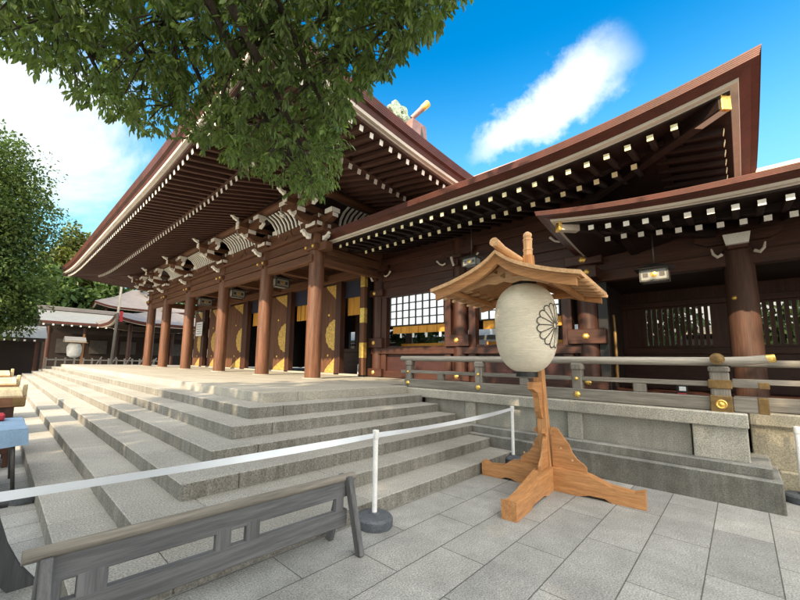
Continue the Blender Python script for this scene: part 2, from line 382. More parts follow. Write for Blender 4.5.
# ------------------------------------------------------------------ plinth wall of the wing
pw = thing('stone_plinth', 'stained granite plinth wall under the wooden railing of the right wing', 'wall', (6.1, 2, 0))
def pput(mb, n, mt): o = mb.obj(n, mt, pw); o.location = (-6.1, -2, 0); return o
YC = -.02
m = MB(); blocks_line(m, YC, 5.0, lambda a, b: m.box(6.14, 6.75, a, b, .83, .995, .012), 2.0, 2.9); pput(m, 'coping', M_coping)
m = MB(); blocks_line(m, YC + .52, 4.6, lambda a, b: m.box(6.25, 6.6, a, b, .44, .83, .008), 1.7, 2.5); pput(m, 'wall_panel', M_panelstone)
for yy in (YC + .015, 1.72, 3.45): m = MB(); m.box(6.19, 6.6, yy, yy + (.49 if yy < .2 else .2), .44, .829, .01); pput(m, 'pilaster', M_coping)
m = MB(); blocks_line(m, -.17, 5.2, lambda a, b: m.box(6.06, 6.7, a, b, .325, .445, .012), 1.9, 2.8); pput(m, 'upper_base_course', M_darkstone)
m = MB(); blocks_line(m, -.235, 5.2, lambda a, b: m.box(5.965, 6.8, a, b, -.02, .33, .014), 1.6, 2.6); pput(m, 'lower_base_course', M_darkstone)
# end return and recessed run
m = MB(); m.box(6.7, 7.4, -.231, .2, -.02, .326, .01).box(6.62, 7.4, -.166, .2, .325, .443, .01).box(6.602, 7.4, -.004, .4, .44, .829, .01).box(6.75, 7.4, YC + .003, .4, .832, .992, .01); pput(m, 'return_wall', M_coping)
m = MB(); blocks_line(m, -8, -.025, lambda a, b: m.box(6.9, 7.5, a, b, .81, .965, .012), 1.6, 2.4); pput(m, 'recessed_coping', M_sunlit_stone)
m = MB(); blocks_line(m, -8, -.03, lambda a, b: m.box(6.98, 7.3, a, b, .28, .812, .01), .9, 1.5); pput(m, 'recessed_panel', M_sunlit_stone)
m = MB(); blocks_line(m, -8, -.24, lambda a, b: m.box(6.88, 7.4, a, b, -.02, .285, .012), 1.2, 2.2); pput(m, 'recessed_base', M_sunlit_stone)
m = MB(); m.box(6.7, 9.6, .3, 5.0, .3, .97).box(7.49, 12, -8, .29, .3, .90).box(9.3, 13.4, -8, 8.3, .3, 1.0); pput(m, 'veranda_floor', dark_wood('y'))

# ------------------------------------------------------------------ wooden railing
rail = thing('wooden_railing', 'weathered grey timber balustrade with brass studs on the granite plinth', 'railing', (6.38, 2.5, .995))
def rput(mb, n, mt, p=rail):
    o = mb.obj(n, mt, p)
    if p is rail: o.location = (-6.38, -2.5, -.995)
    return o
XR = 6.38
m = MB(); m.box(XR - .075, XR + .075, .12, 5.20, 1.0, 1.17, .01); rput(m, 'bottom_rail', grey_wood('y'))
m = MB(); m.box(XR - .05, XR + .05, .10, 5.32, 1.29, 1.355, .008); rput(m, 'middle_rail', grey_wood('y'))
m = MB(); m.tube([(XR, 5.33, 1.60)] + [(XR, y, 1.60) for y in np.linspace(5.2, .2, 20)] + [(XR, .1, 1.603), (XR, -.05, 1.612), (XR, -.2, 1.632), (XR, -.27, 1.645)], [.055] * 22 + [.052, .05, .045], 14); rput(m, 'top_rail', wood('bleached rail', (.31, .285, .25), 'y', (.24, .22, .19), rough=.7))
m = MB(); m.tube([(XR, -.22, 1.637), (XR, -.29, 1.648)], [.049, .047], 12); rput(m, 'rail_end_cap', M_gold)
POSTS = (5.10, 3.45, 1.80)
for y in POSTS:
    m = MB(); m.box(XR - .068, XR + .068, y - .07, y + .07, .998, 1.47, .012); m.box(XR - .085, XR + .085, y - .09, y + .09, 1.44, 1.56, .03); p = rput(m, 'post', grey_wood('z'))
    for z, r, xo in ((1.32, .028, .071), (1.085, .05, .078)):
        m = MB(); m.lathe([(r, 0), (r, .006), (r * .75, .02), (r * .35, .03), (.002, .032)], (0, 0, 0), 6 if z < 1.2 else 14, 'x', False)
        q = m.obj('stud', M_gold, p); q.location = (XR - xo, y, z); q.rotation_euler = (0, 0, PI)
for y in (4.3, 2.62, 1.02):
    m = MB(); m.box(XR - .05, XR + .05, y - .075, y + .075, 1.168, 1.292, .01); rput(m, 'strut', grey_wood('z'))
# the corner post with bronze sheathing, crossing rail ends
yc = .2
m = MB(); m.box(XR - .085, XR + .085, yc - .09, yc + .09, .97, 1.47, .012); m.box(XR - .1, XR + .1, yc - .1, yc + .1, 1.47, 1.54, .03); cp = rput(m, 'corner_post', grey_wood('z'))
m = MB(); m.tube([(XR - .22, yc, 1.63), (XR + 1.1, yc, 1.60)], .066, 16); rput(m, 'crossing_rail', grey_wood('x'))
m = MB(); m.lathe([(.002, -.012), (.04, -.01), (.055, 0), (.069, 0), (.069, .03)], (0, 0, 0), 18, 'x'); o = rput(m, 'medallion', M_bronze); o.location = (-.226, yc - 2.5, .635)
m = MB(); m.box(XR - .09, XR + .8, yc - .06, yc + .06, 1.285, 1.36, .006); rput(m, 'crossing_middle_rail', grey_wood('x'))
m = MB(); m.box(XR - .103, XR + .103, yc - .108, yc + .108, 1.27, 1.375, .006); rput(m, 'collar', M_bronze)
m = MB(); m.box(XR - .125, XR + .1, yc - .1, yc + .1, .985, 1.185, .008); sh = rput(m, 'corner_sheath', M_bronze)
m = MB(); m.lathe([(.055, 0), (.055, .004), (.045, .014), (.03, .006), (.012, .022), (.002, .024)], (0, 0, 0), 16, 'x'); q = m.obj('boss', M_gold, sh); q.location = (XR - .126, yc, 1.085); q.rotation_euler = (0, 0, PI)
m = MB(); m.box(XR - .08, XR + .08, yc - .36, yc - .1, 1.0, 1.172, .008); rput(m, 'bottom_rail_tip', grey_wood('y'))
m = MB(); m.box(XR - .088, XR + .088, yc - .40, yc - .31, .996, 1.18, .006); rput(m, 'tip_sheath', M_bronze)
m = MB(); m.box(XR - .05, XR + .05, yc - .42, yc - .1, 1.29, 1.35, .006); rput(m, 'middle_rail_tip', grey_wood('y'))
m = MB(); m.box(XR - .056, XR + .056, yc - .42, yc - .33, 1.284, 1.356, .004); rput(m, 'middle_tip_cap', M_bronze)
XR2 = 7.15
rl2 = thing('recessed_railing', 'weathered grey timber balustrade set back beyond the bronze corner post', 'railing', (XR2, -3, .96))
def r2(mb, n, mt): o = mb.obj(n, mt, rl2); o.location = (-XR2, 3, -.96); return o
m = MB(); m.tube([(XR2, y, 1.585) for y in (.1, -2, -4, -7.8)], .048, 12); r2(m, 'top_rail', grey_wood('y'))
m = MB(); m.box(XR2 - .05, XR2 + .05, -7.8, .1, 1.31, 1.38, .006); r2(m, 'middle_rail', grey_wood('y'))
m = MB(); m.box(XR2 - .07, XR2 + .07, -7.8, .1, .97, 1.15, .008); r2(m, 'bottom_rail', grey_wood('y'))
for y in (-1.5, -3.1, -4.7, -6.3): m = MB(); m.box(XR2 - .065, XR2 + .065, y - .07, y + .07, .966, 1.55, .01); r2(m, 'post', grey_wood('z'))
for y in (-.75, -2.3, -3.9): m = MB(); m.box(XR2 - .045, XR2 + .045, y - .07, y + .07, 1.148, 1.312, .01); r2(m, 'strut', grey_wood('z'))

# ------------------------------------------------------------------ eaves and roofs
class Eave:
    """one side of a hipped roof: s runs along the eave, d runs inwards; P(s,d,z)"""
    def __init__(s, o, es, en, length, z, up0, up1, mit0, mit1, D, Lc=4.5):
        s.o = Vector(o); s.es = Vector(es); s.en = Vector(en); s.len = length; s.z = z; s.up = (up0, up1); s.mit = (mit0, mit1); s.D = D; s.Lc = Lc
    def lift(s, u):
        a = s.up[0] * max(0, 1 - u / s.Lc) ** 2.1; b = s.up[1] * max(0, 1 - (s.len - u) / s.Lc) ** 2.1
        return a + b
    def pt(s, t, d, dz):
        u = t * s.len; lf = s.lift(u) * max(0, 1 - max(d, 0) / s.D)
        uu = (1 - t) * (d * s.mit[0]) + t * (s.len - d * s.mit[1])
        return s.o + s.es * uu + s.en * d + Vector((0, 0, s.z + dz + lf))
    def at(s, u, d, dz):
        """like pt but u is the true distance along the eave"""
        lo = d * s.mit[0]; hi = s.len - d * s.mit[1]; t = min(1, max(0, (u - lo) / (hi - lo)))
        lf = s.lift(t * s.len) * max(0, 1 - max(d, 0) / s.D)
        return s.o + s.es * u + s.en * d + Vector((0, 0, s.z + dz + lf))
    def ts(s, n=40):
        return [(.5 - .5 * math.cos(PI * i / n)) * .6 + .4 * i / n for i in range(n + 1)]
    def strip(s, prof, n=40, t0=0., t1=1.):
        mb = MB(); ts = [t0 + (t1 - t0) * t for t in s.ts(n)]
        mb.loft([[s.pt(t, d, dz) for d, dz in prof] for t in ts], False, False, False); return mb
def rafter_mesh(L, w, h):
    mb = MB(); mb.box(.004, L, -w / 2, w / 2, -h / 2, h / 2, .006); return mb
def add_rafters(par, e, us, d0, d1, z0, z1, w, h, capmat, ndirax, limit=999, off=Vector((0, 0, 0))):
    """individual rafters; rafter mesh runs along +x of its own frame"""
    proto = None; rest = MB(); restc = MB(); cnt = 0
    ang = math.atan2(e.en.y, e.en.x); Lr = math.hypot(d1 - d0, z1 - z0); pitch = -math.atan2(z1 - z0, d1 - d0)
    for u in us:
        p = e.at(u, d0, z0); q = e.at(u, d1, z1)
        if cnt < limit:
            if proto is None:
                proto = rafter_mesh(Lr, w, h).obj('rafter', rafter_wood(ndirax), par)
                mb = MB(); mb.box(-.006, .003, -w / 2 - .003, w / 2 + .003, -h / 2 - .003, h / 2 + .003, .003); mb.obj('end_cap', capmat, proto); r = proto
            else: r = copy_obj(proto, par)
            r.location = p - off; r.rotation_euler = (0, -math.atan2(q.z - p.z, d1 - d0), ang); cnt += 1
        else:
            rest.beam(p, q, w, h); restc.beam(p - (q - p).normalized() * .006, p + (q - p).normalized() * .003, w + .006, h + .006)
    if rest.v:
        o = rest.obj('rafter', rafter_wood(ndirax), par); o['kind'] = 'stuff'; o.location = -off
        c = restc.obj('end_cap', capmat, o); c['kind'] = 'stuff'
def layered(top, bot, ins, n=5, step=.012):
    """copper sheet courses: small steps from the top outer edge down to the inset lower edge"""
    p = []; 
    for i in range(n):
        a = i / n; b = (i + 1) / n
        p.append((ins[0] + (ins[1] - ins[0]) * a, top + (bot - top) * a)); p.append((ins[0] + (ins[1] - ins[0]) * a + .002, top + (bot - top) * b)); 
    return p

# ---------------- main hall
hall = thing('main_hall', 'great timber worship hall with a sweeping copper roof at the head of the steps', 'shrine hall', (6.3, 16.5, PZ))
HO = Vector((6.3, 16.5, PZ))
def hput(mb, n, mt, p=hall):
    o = mb.obj(n, mt, p)
    if p is hall: o.location = -HO
    return o
CY = (8.5, 11.3, 14.65, 18.35, 21.7, 24.5)
XC = 6.3; XD = 9.0
for y in CY:
    m = MB(); r = .225
    m.lathe([(r * .96, PZ - .02), (r, PZ + .03), (r, PZ + 1.2), (r * .99, PZ + 2.6), (r * .95, 4.9), (r * .93, 5.12), (r * .82, 5.2), (r * .70, 5.24)], (XC, y, 0), 32)
    c = hput(m, 'column', column_wood())
    m = MB(); m.lathe([(r * 1.3, PZ - .05), (r * 1.3, PZ + .012), (r * 1.22, PZ + .022)], (XC, y, 0), 28); m.obj('base_stone', M_granite_floor, c)
# tie beam, lintel
bays = [(CY[i], CY[i + 1]) for i in range(5)]
m = MB(); m.box(XC - .13, XC + .13, CY[0] - .55, CY[-1] + .55, 4.62, 4.86, .015); hput(m, 'tie_beam', hall_wood('y'))
m = MB(); m.box(XC - .10, XC + .10, CY[0], CY[-1], 4.36, 4.60, .012); hput(m, 'lower_tie', hall_wood('y'))
m = MB(); m.box(XC - .09, XC + .09, CY[0], CY[-1], 4.90, 5.16, .012); hput(m, 'upper_tie', hall_wood('y'))
m = MB(); m.box(XC - .2, XC + .2, CY[0] - .5, CY[-1] + .5, 5.17, 5.26, .01); hput(m, 'wall_plate', hall_wood('y'))
for y in CY:
    m = MB(); m.box(XC - .27, XD, y - .1, y + .1, 4.56, 4.84, .012) if y > CY[0] else m.box(XC - .27, XD, y - .1, y + .1, 4.3, 4.52, .012); hput(m, 'cross_beam', hall_wood('x'))
    m = MB(); m.box(XC - .285, XC + .25, y - .25, y + .25, 4.66, 4.83, .03); k = hput(m, 'beam_collar', hall_wood('y'))
    for dy in (-.17, .17):
        m = MB(); m.lathe([(.055, 0), (.055, .008), (.03, .03), (.003, .035)], (0, 0, 0), 6, 'x', False); q = m.obj('stud', M_gold, k); q.location = (XC - .286, y + dy, 4.745); q.rotation_euler = (0, 0, PI)
# bracket sets
def curve_end(mb, o, ex, n=1, s=1.):
    """a carved nose with a curled underside, drawn in the ex / z plane"""
    poly = [(0, .08), (.12, .07), (.20, .10), (.25, .17), (.32, .19), (.36, .14), (.33, .07), (.28, .08), (.25, .02), (.20, -.03), (.12, -.05), (.08, -.10), (0, -.10)]
    ex = Vector(ex); en = ex.cross(Vector((0, 0, 1)))
    mb.prism([(u * s, v * s) for u, v in poly], o, ex, (0, 0, 1), en, .13 * s)
def bracket(y):
    m = MB()
    m.add([], [])
    # bearing block, wall-plane arms, projecting arm, upper blocks
    for (z0, z1, a, b) in ((5.26, 5.33, .17, .17), (5.33, 5.46, .24, .24)): m.box(XC - b, XC + b, y - a, y + a, z0, z1, .02)
    m.prism([(-.62, .0), (-.62, .10), (.62, .10), (.62, 0), (.45, -.1), (-.45, -.1)], (XC, y, 5.52), (0, 1, 0), (0, 0, 1), (1, 0, 0), .16)
    m.prism([(-.72, .0), (-.72, .10), (.2, .10), (.2, -.1), (-.5, -.1)], (XC, y, 5.525), (1, 0, 0), (0, 0, 1), (0, 1, 0), .15)
    for dy in (-.52, 0, .52): m.box(XC - .12, XC + .12, y + dy - .12, y + dy + .12, 5.622, 5.76, .02)
    m.box(XC - .74, XC - .50, y - .12, y + .12, 5.625, 5.76, .02)
    m.prism([(-.62, .0), (-.62, .10), (.62, .10), (.62, 0), (.45, -.1), (-.45, -.1)], (XC - .62, y, 5.86), (0, 1, 0), (0, 0, 1), (1, 0, 0), .15)
    for dy in (-.5, 0, .5): m.box(XC - .74, XC - .50, y + dy - .12, y + dy + .12, 5.962, 6.09, .02)
    m.box(XC - 1.0, XC + .1, y - .07, y + .07, 5.80, 5.95, .01)
    wide = lambda q: [(XC + (p[0] - XC) * 1.15, y + (p[1] - y) * 1.25, p[2]) for p in q]
    m.v = wide(m.v)
    b = hput(m, 'bracket_set', hall_wood('y'))
    def en(fn, n='white_end'):
        mm = MB(); fn(mm); mm.v = wide(mm.v); mm.obj(n, M_white, b)
    for sg in (-1, 1):
        en(lambda mm: mm.box(XC - .083, XC + .083, y + sg * .615, y + sg * .632, 5.515, 5.625, .004))
        en(lambda mm: mm.box(XC - .70, XC - .54, y + sg * .615, y + sg * .632, 5.855, 5.965, .004))
        en(lambda mm: curve_end(mm, (XC, y + sg * .23, 5.0), (0, sg, 0), s=.7)) if sg < 0 and y == CY[0] else None
    en(lambda mm: mm.box(XC - .735, XC - .715, y - .078, y + .078, 5.52, 5.63, .004))
    en(lambda mm: mm.box(XC - 1.02, XC - .99, y - .075, y + .075, 5.79, 5.955, .004))
    for dy in (-.5, .5): en(lambda mm: mm.box(XC - .755, XC - .735, y + dy - .125, y + dy + .125, 5.965, 6.09, .006))
    en(lambda mm: mm.box(XC - .26, XC - .238, y - .18, y + .18, 5.345, 5.455, .006))
    for dy in (-.52, .52): en(lambda mm: mm.box(XC - .14, XC - .118, y + dy - .125, y + dy + .125, 5.63, 5.76, .006))
    for dy in (-.5, 0, .5): en(lambda mm: mm.box(XC - .735, XC - .505, y + dy - .135, y + dy - .121, 5.967, 6.088, .004))
    for dy in (-.52, 0, .52): en(lambda mm: mm.box(XC - .115, XC + .115, y + dy - .135, y + dy - .121, 5.628, 5.755, .004))
    en(lambda mm: mm.box(XC - .735, XC - .505, y - .135, y - .121, 5.63, 5.755, .004))
    en(lambda mm: mm.box(XC - .235, XC + .2, y - .255, y - .241, 5.345, 5.455, .006))
    for sg in (-1, 1): en(lambda mm: curve_end(mm, (XC - .62, y + sg * .55, 5.72), (0, sg, 0), s=.55), 'carved_nose')
    en(lambda mm: curve_end(mm, (XC - .72, y, 5.52), (-1, 0, 0), s=.5), 'carved_nose')
    en(lambda mm: curve_end(mm, (XC - .24, y, 5.05), (-1, 0, 0), s=.75), 'carved_nose')
    en(lambda mm: curve_end(mm, (XC - 1.0, y, 6.04), (-1, 0, 0), s=.6), 'carved_nose')
for y in CY: bracket(y)
# cove with curved white ribs between the brackets
for (a, b) in bays:
    m = MB(); prof = [(XC - .10, 5.62), (XC - .16, 5.82), (XC - .30, 5.99), (XC - .52, 6.10)]
    m.loft([[(x, yy, z) for x, z in prof] for yy in (a + .64, b - .64)], False, False, True); cv = hput(m, 'cove', M_black)
    n = int(round((b - a - 1.28) / .19)); rb = MB()
    for i in range(n):
        yy = a + .64 + (i + .5) * (b - a - 1.28) / n
        rb.loft([[(x - .012, yy - .033, z - .012), (x - .012, yy + .033, z - .012), (x - .05, yy + .033, z - .03), (x - .05, yy - .033, z - .03)] for x, z in prof], True, True, False)
    rb.obj('ribs', M_white, cv)
    yy = (a + b) / 2
    m = MB(); half = [(0, .34), (.10, .33), (.13, .25), (.20, .15), (.34, .07), (.50, .04), (.50, 0), (.36, -.0), (.16, .06), (.06, .16), (0, .17)]
    poly = half + [(-u, v) for u, v in half[::-1] if u > 0]
    m.prism(poly, (XC - .05, yy, 5.265), (0, 1, 0), (0, 0, 1), (1, 0, 0), .12); hput(m, 'frog_leg_strut', hall_wood('y'))
m = MB(); m.box(XC - .09, XC + .04, CY[0] - .4, CY[-1] + .4, 5.26, 5.66, 0); hput(m, 'frieze_board', hall_wood('y'))
m = MB(); m.tube([(XC - .62, CY[0] - 1.3, 6.22), (XC - .62, 16, 6.22), (XC - .62, CY[-1] + 1.3, 6.22)], .13, 10); hput(m, 'purlin', hall_wood('y'))
m = MB(); m.tube([(XC - 1.3, CY[0] - .62, 6.22), (10, CY[0] - .62, 6.22), (16, CY[0] - .62, 6.22)], .13, 10); hput(m, 'purlin', hall_wood('x'))
# side bays of the hall (right flank, above the wing)
m = MB(); m.box(XC, 16, CY[0] - .1, CY[0] + .1, 4.62, 4.86, .01).box(XC, 16, CY[0] - .09, CY[0] + .09, 4.90, 5.66, .01); hput(m, 'flank_tie_beam', hall_wood('x'))
for xa in (9.0,):
    prof = [(CY[0] - .10, 5.62), (CY[0] - .16, 5.82), (CY[0] - .30, 5.99), (CY[0] - .52, 6.10)]
    m = MB(); m.loft([[(xx, yv, z) for yv, z in prof] for xx in (XC + .64, XD + 2)], False, False, True); cv = hput(m, 'cove', M_black); rb = MB()
    for i in range(26):
        xx = XC + .7 + i * .17
        rb.loft([[(xx - .035, yv - .012, z - .012), (xx + .035, yv - .012, z - .012), (xx + .035, yv - .05, z - .03), (xx - .035, yv - .05, z - .03)] for yv, z in prof], True, True, False)
    rb.obj('ribs', M_white, cv)
# roof of the hall
XO, Y0_, Y1_ = 2.33, 4.68, 28.3; XB = 20.3; ZE = 5.93; DM = 7.0
eF = Eave((XO, Y0_, 0), (0, 1, 0), (1, 0, 0), Y1_ - Y0_, ZE, .42, .42, 1, 1, DM, 6.5)
eR = Eave((XO, Y0_, 0), (1, 0, 0), (0, 1, 0), XB - XO, ZE, .42, .42, 1, 1, DM, 6.5)
eL = Eave((XO, Y1_, 0), (1, 0, 0), (0, -1, 0), XB - XO, ZE, .42, .42, 1, 1, DM, 6.5)
eB = Eave((XB, Y0_, 0), (0, 1, 0), (-1, 0, 0), Y1_ - Y0_, ZE, .42, .42, 1, 1, DM, 6.5)
for e in (eF, eR, eL, eB):
    ax = 'x' if e in (eF, eB) else 'y'
    hput(e.strip(layered(.46, .27, (-.06, -.03), 5) + [(-.028, .268), (.03, .25), (.06, .13)]), 'copper_edge', M_copper)
    hput(e.strip([(.055, .132), (.055, .06), (.12, .055), (.12, .02), (.30, .02)]), 'eave_board', M_board)
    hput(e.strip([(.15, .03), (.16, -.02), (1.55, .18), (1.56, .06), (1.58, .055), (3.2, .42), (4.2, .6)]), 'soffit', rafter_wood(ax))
    hput(e.strip([(1.42, .17), (1.42, .04), (1.60, .04), (1.60, .12)]), 'rafter_beam', rafter_wood('y' if ax == 'x' else 'x'))
    hput(e.strip([(.18, -.02), (.18, -.005), (.30, -.005)]), 'batten', rafter_wood('y' if ax == 'x' else 'x'))
SP = .285
usF = [.55 + i * SP for i in range(int((Y1_ - Y0_ - 1.1) / SP) + 1)]
add_rafters(hall, eF, usF, .24, 1.6, -.085, .11, .09, .105, M_white, 'x', 34, HO)
add_rafters(hall, eF, [u for u in usF if 1.7 < u < Y1_ - Y0_ - 1.7], 1.50, 3.2, -.02, .36, .10, .115, M_white, 'x', 26, HO)
usR = [.55 + i * SP for i in range(30)]
add_rafters(hall, eR, usR, .24, 1.6, -.085, .11, .09, .105, M_white, 'y', 22, HO)
add_rafters(hall, eR, [u for u in usR if u > 1.7], 1.50, 3.2, -.02, .36, .10, .115, M_white, 'y', 18, HO)
# hip rafters
m = MB(); m.beam(eF.at(.1, .1, .0), (XC - .1, CY[0] - .1, 6.45), .2, .24, .01); hput(m, 'hip_rafter', rafter_wood('x'))
m = MB(); m.beam(eF.at(Y1_ - Y0_ - .1, .1, .0), (XC - .1, CY[-1] + .1, 6.45), .2, .24, .01); hput(m, 'hip_rafter', rafter_wood('x'))
# upper roof surfaces: skirt to a gabled top
RX = 11.2; RZt = 10.35; GY0, GY1 = 9.7, 23.3
def roofline(x):
    d = abs(x - RX); f = min(1, d / (RX - XO)); return RZt - (RZt - ZE - .46) * (1 - (1 - f) ** 1.18)
skirt = lambda e: e.strip([(-.06, .46), (1, .80), (2.2, 1.28), (3.2, 1.72), (4.3, 2.25)])
for e in (eF, eR, eL, eB): hput(skirt(e), 'roof_skirt', M_roof)
m = MB(); xsn = np.linspace(-1, 1, 41)
m.loft([[(RX + q * (RX - XO - 3.9), yy, roofline(RX + q * (RX - XO - 3.9)) + .03) for q in xsn] for yy in (GY0 - .7, GY1 + .7)], False, False, True); hput(m, 'gable_roof', M_roof)
for yy in (GY0 - .72, GY1 + .72):
    m = MB(); m.loft([[(x, yy - .05, roofline(x) - .02), (x, yy + .05, roofline(x) - .02), (x, yy + .05, roofline(x) - .5), (x, yy - .05, roofline(x) - .5)] for x in RX + xsn * (RX - XO - 3.9)], True, True, False); hput(m, 'bargeboard', M_copper)
    y2 = yy + (.7 if yy < 15 else -.7)
    m = MB(); m.add([(RX, y2, RZt - .1), (RX - 5, y2, roofline(RX - 5) - .3), (RX + 5, y2, roofline(RX + 5) - .3)], [(0, 1, 2)]); hput(m, 'gable_wall', dark_wood('z'))
m = MB(); m.box(RX - .35, RX + .35, GY0 - .75, GY1 + .75, RZt - .25, RZt + .35, .03); m.box(RX - .42, RX + .42, GY0 - .75, GY1 + .75, RZt + .352, RZt + .46, .03); hput(m, 'ridge', M_copper_light)
# ridge-end ornament
m = MB(); oy = GY0 - .8
prof = [(-.75, -.75), (-.62, -.3), (-.50, .3), (-.42, .85), (.42, .85), (.50, .3), (.62, -.3), (.75, -.75)]
m.prism(prof, (RX, oy - .1, RZt), (1, 0, 0), (0, 0, 1), (0, 1, 0), .5); orn = hput(m, 'ridge_end_ornament', mat('dusky copper', (.26, .16, .15), .45, .2))
m = MB(); m.prism([(.06, -.5), (.02, .1), (.1, .7), (.20, .4), (.24, -.2)], (RX, oy - .36, RZt), (1, 0, 0), (0, 0, 1), (0, 1, 0), .03); m.obj('slit', M_metal, orn)
m = MB(); fl = [(.52 * math.cos(a) * (1 + .16 * math.cos(6 * a)) * 1.15, .42 * math.sin(a) * (1 + .16 * math.cos(6 * a)) + .05) for a in np.linspace(0, 2 * PI, 48, endpoint=False)]
m.prism(fl, (RX - .72, oy + .1, RZt + 1.0), (1, 0, 0), (0, 0, 1), (0, 1, 0), .14)
for k in range(5):
    a = 2 * PI * k / 5; m.tube([Vector((RX - .72 + .3 * math.cos(a + t) * (1 - t / 5), oy, RZt + 1.05 + .26 * math.sin(a + t) * (1 - t / 5))) for t in np.linspace(0, 3.5, 10)], .045, 6)
m.obj('green_scrollwork', M_green, orn)
m = MB(); d = Vector((.42, -.62, .66)).normalized(); p0 = Vector((RX - .2, oy - .1, RZt + 1.05)); m.tube([p0, p0 + d * .55], [.10, .12], 14); m.obj('finial_stem', mat('dusky copper', (.26, .16, .15)), orn)
m = MB(); m.tube([p0 + d * .53, p0 + d * .58, p0 + d * .86, p0 + d * .9], [.11, .135, .145, .12], 18); m.obj('finial_cap', M_gold, orn)

# wall with open gilded doors along X=9
def door_leaf(y0, y1, z0=PZ + .06, z1=4.42, free='lo'):
    m = MB(); m.box(XD - .05, XD + .03, y0, y1, z0, z1, .008); d = hput(m, 'door_leaf', hall_wood('z'))
    fy = y0 if free == 'lo' else y1; sg = 1 if free == 'lo' else -1; w = abs(y1 - y0)
    def plate(poly, n='gilt_plate'):
        mm = MB(); mm.prism([(sg * u, v) for u, v in poly], (XD - .058, fy, 0), (0, 1, 0), (0, 0, 1), (1, 0, 0), .016); mm.obj(n, M_goldpaint, d)
    zc = (z0 + z1) / 2 - .25
    R = min(.62, w * .56)
    plate([(0.005, zc + R)] + [(.005 + R * math.cos(a) * (1 + .035 * math.cos(14 * a)), zc + R * math.sin(a) * (1 + .035 * math.cos(14 * a))) for a in np.linspace(PI / 2 - .04, -PI / 2 + .04, 30)] + [(.005, zc - R)])
    plate([(.005, z1 - .005), (w * .6, z1 - .005)] + [(.005 + w * .57 * (1 - t) ** 1.6, z1 - .05 - .58 * t ** .7) for t in np.linspace(.05, 1, 9)])
    plate([(.005, z0 + .005)] + [(.005 + w * .57 * (1 - t) ** 1.6, z0 + .05 + .58 * t ** .7) for t in np.linspace(1, .05, 9)] + [(w * .6, z0 + .005)])
    for zz in (zc + R + .2, zc - R - .2):
        mm = MB(); mm.lathe([(.05, 0), (.045, .015), (.003, .03)], (0, 0, 0), 10, 'x'); q = mm.obj('stud', M_gold, d); q.location = (XD - .051, fy + sg * w * .42, zz); q.rotation_euler = (0, 0, PI)
    mm = MB()
    for zz in (z0 + .5, z0 + 1.7, z0 + 2.9): mm.box(XD - .06, XD + .036, (y1 if free == 'lo' else y0) - .02, (y1 if free == 'lo' else y0) + .02, zz, zz + .5)
    mm.obj('hinge_plate', M_board, d)
for args in ((10.72, 11.75), (14.1, 15.75), (18.25, 20.1), (21.5, 22.6), (23.65, 24.9)): door_leaf(*args)
# door jambs: dark posts
for y0, y1 in ((10.40, 10.70), (13.75, 14.06), (17.7, 18.2), (21.1, 21.45), (23.2, 23.6)): m = MB(); m.box(XD - .12, XD + .12, y0, y1, PZ, 4.5, .01); hput(m, 'jamb', dark_wood('z'))
# the edge-on open leaf with gilt bands and the black post beside it
m = MB(); m.box(XD - .50, XD - .36, 8.755, 8.945, PZ + .05, 4.45, .008); e1 = hput(m, 'door_leaf', hall_wood('z'))
for z in (PZ + .62, PZ + 1.78, PZ + 3.0):
    m = MB(); m.box(XD - .507, XD - .353, 8.749, 8.951, z, z + .5, .004); m.obj('gilt_band', M_gold, e1)
m = MB(); m.box(XD - .35, XD + .2, 8.78, 9.13, PZ, 4.5, .01); hput(m, 'black_post', M_black)
m = MB(); m.box(XD - .15, XD + .12, 8.5, 25, 4.5, 4.82, .01); hput(m, 'door_lintel', hall_wood('y'))
m = MB(); m.box(XD - .02, XD + .06, 8.5, 25, 4.82, 5.66); hput(m, 'transom_wall', dark_wood('y'))
m = MB(); m.box(XD - .12, XD + .12, 8.5, 25, PZ - .02, PZ + .055, .01); hput(m, 'threshold', M_granite_floor)
for (y0, y1) in ((9.4, 10.38), (12.3, 13.7), (15.8, 17.65), (20.15, 21.05)):
    m = MB(); n = max(3, int((y1 - y0) / .26))
    for i in range(n):
        ya = y0 + (y1 - y0) * i / n; yb = y0 + (y1 - y0) * (i + 1) / n - .012
        m.loft([[(XD + .2 + .015 * math.sin(6 * t + i), ya + (yb - ya) * t, z) for t in np.linspace(0, 1, 6)] for z in (3.22, 3.9)], False, False, True)
    hput(m, 'yellow_curtain', M_yellow)
    m = MB(); m.box(XD + .12, XD + .18, y0 - .05, y1 + .05, 3.88, 4.5); hput(m, 'indigo_valance', M_indigo)
# dark interior: floor, ceiling, back with an opening to the sunlit court
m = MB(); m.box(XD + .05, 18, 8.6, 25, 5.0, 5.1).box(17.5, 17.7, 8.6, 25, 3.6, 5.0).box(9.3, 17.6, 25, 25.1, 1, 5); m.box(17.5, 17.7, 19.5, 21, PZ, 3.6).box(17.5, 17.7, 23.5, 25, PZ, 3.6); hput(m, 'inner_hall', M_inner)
for y in (10.6, 14, 18, 22):
    m = MB(); m.lathe([(.17, PZ), (.17, 5)], (13.2, y, 0), 16); hput(m, 'inner_column', dark_wood('z'))
m = MB(); m.box(XC, XD, 8.6, 24.5, 5.0, 5.06); hput(m, 'porch_ceiling', dark_wood('y'))
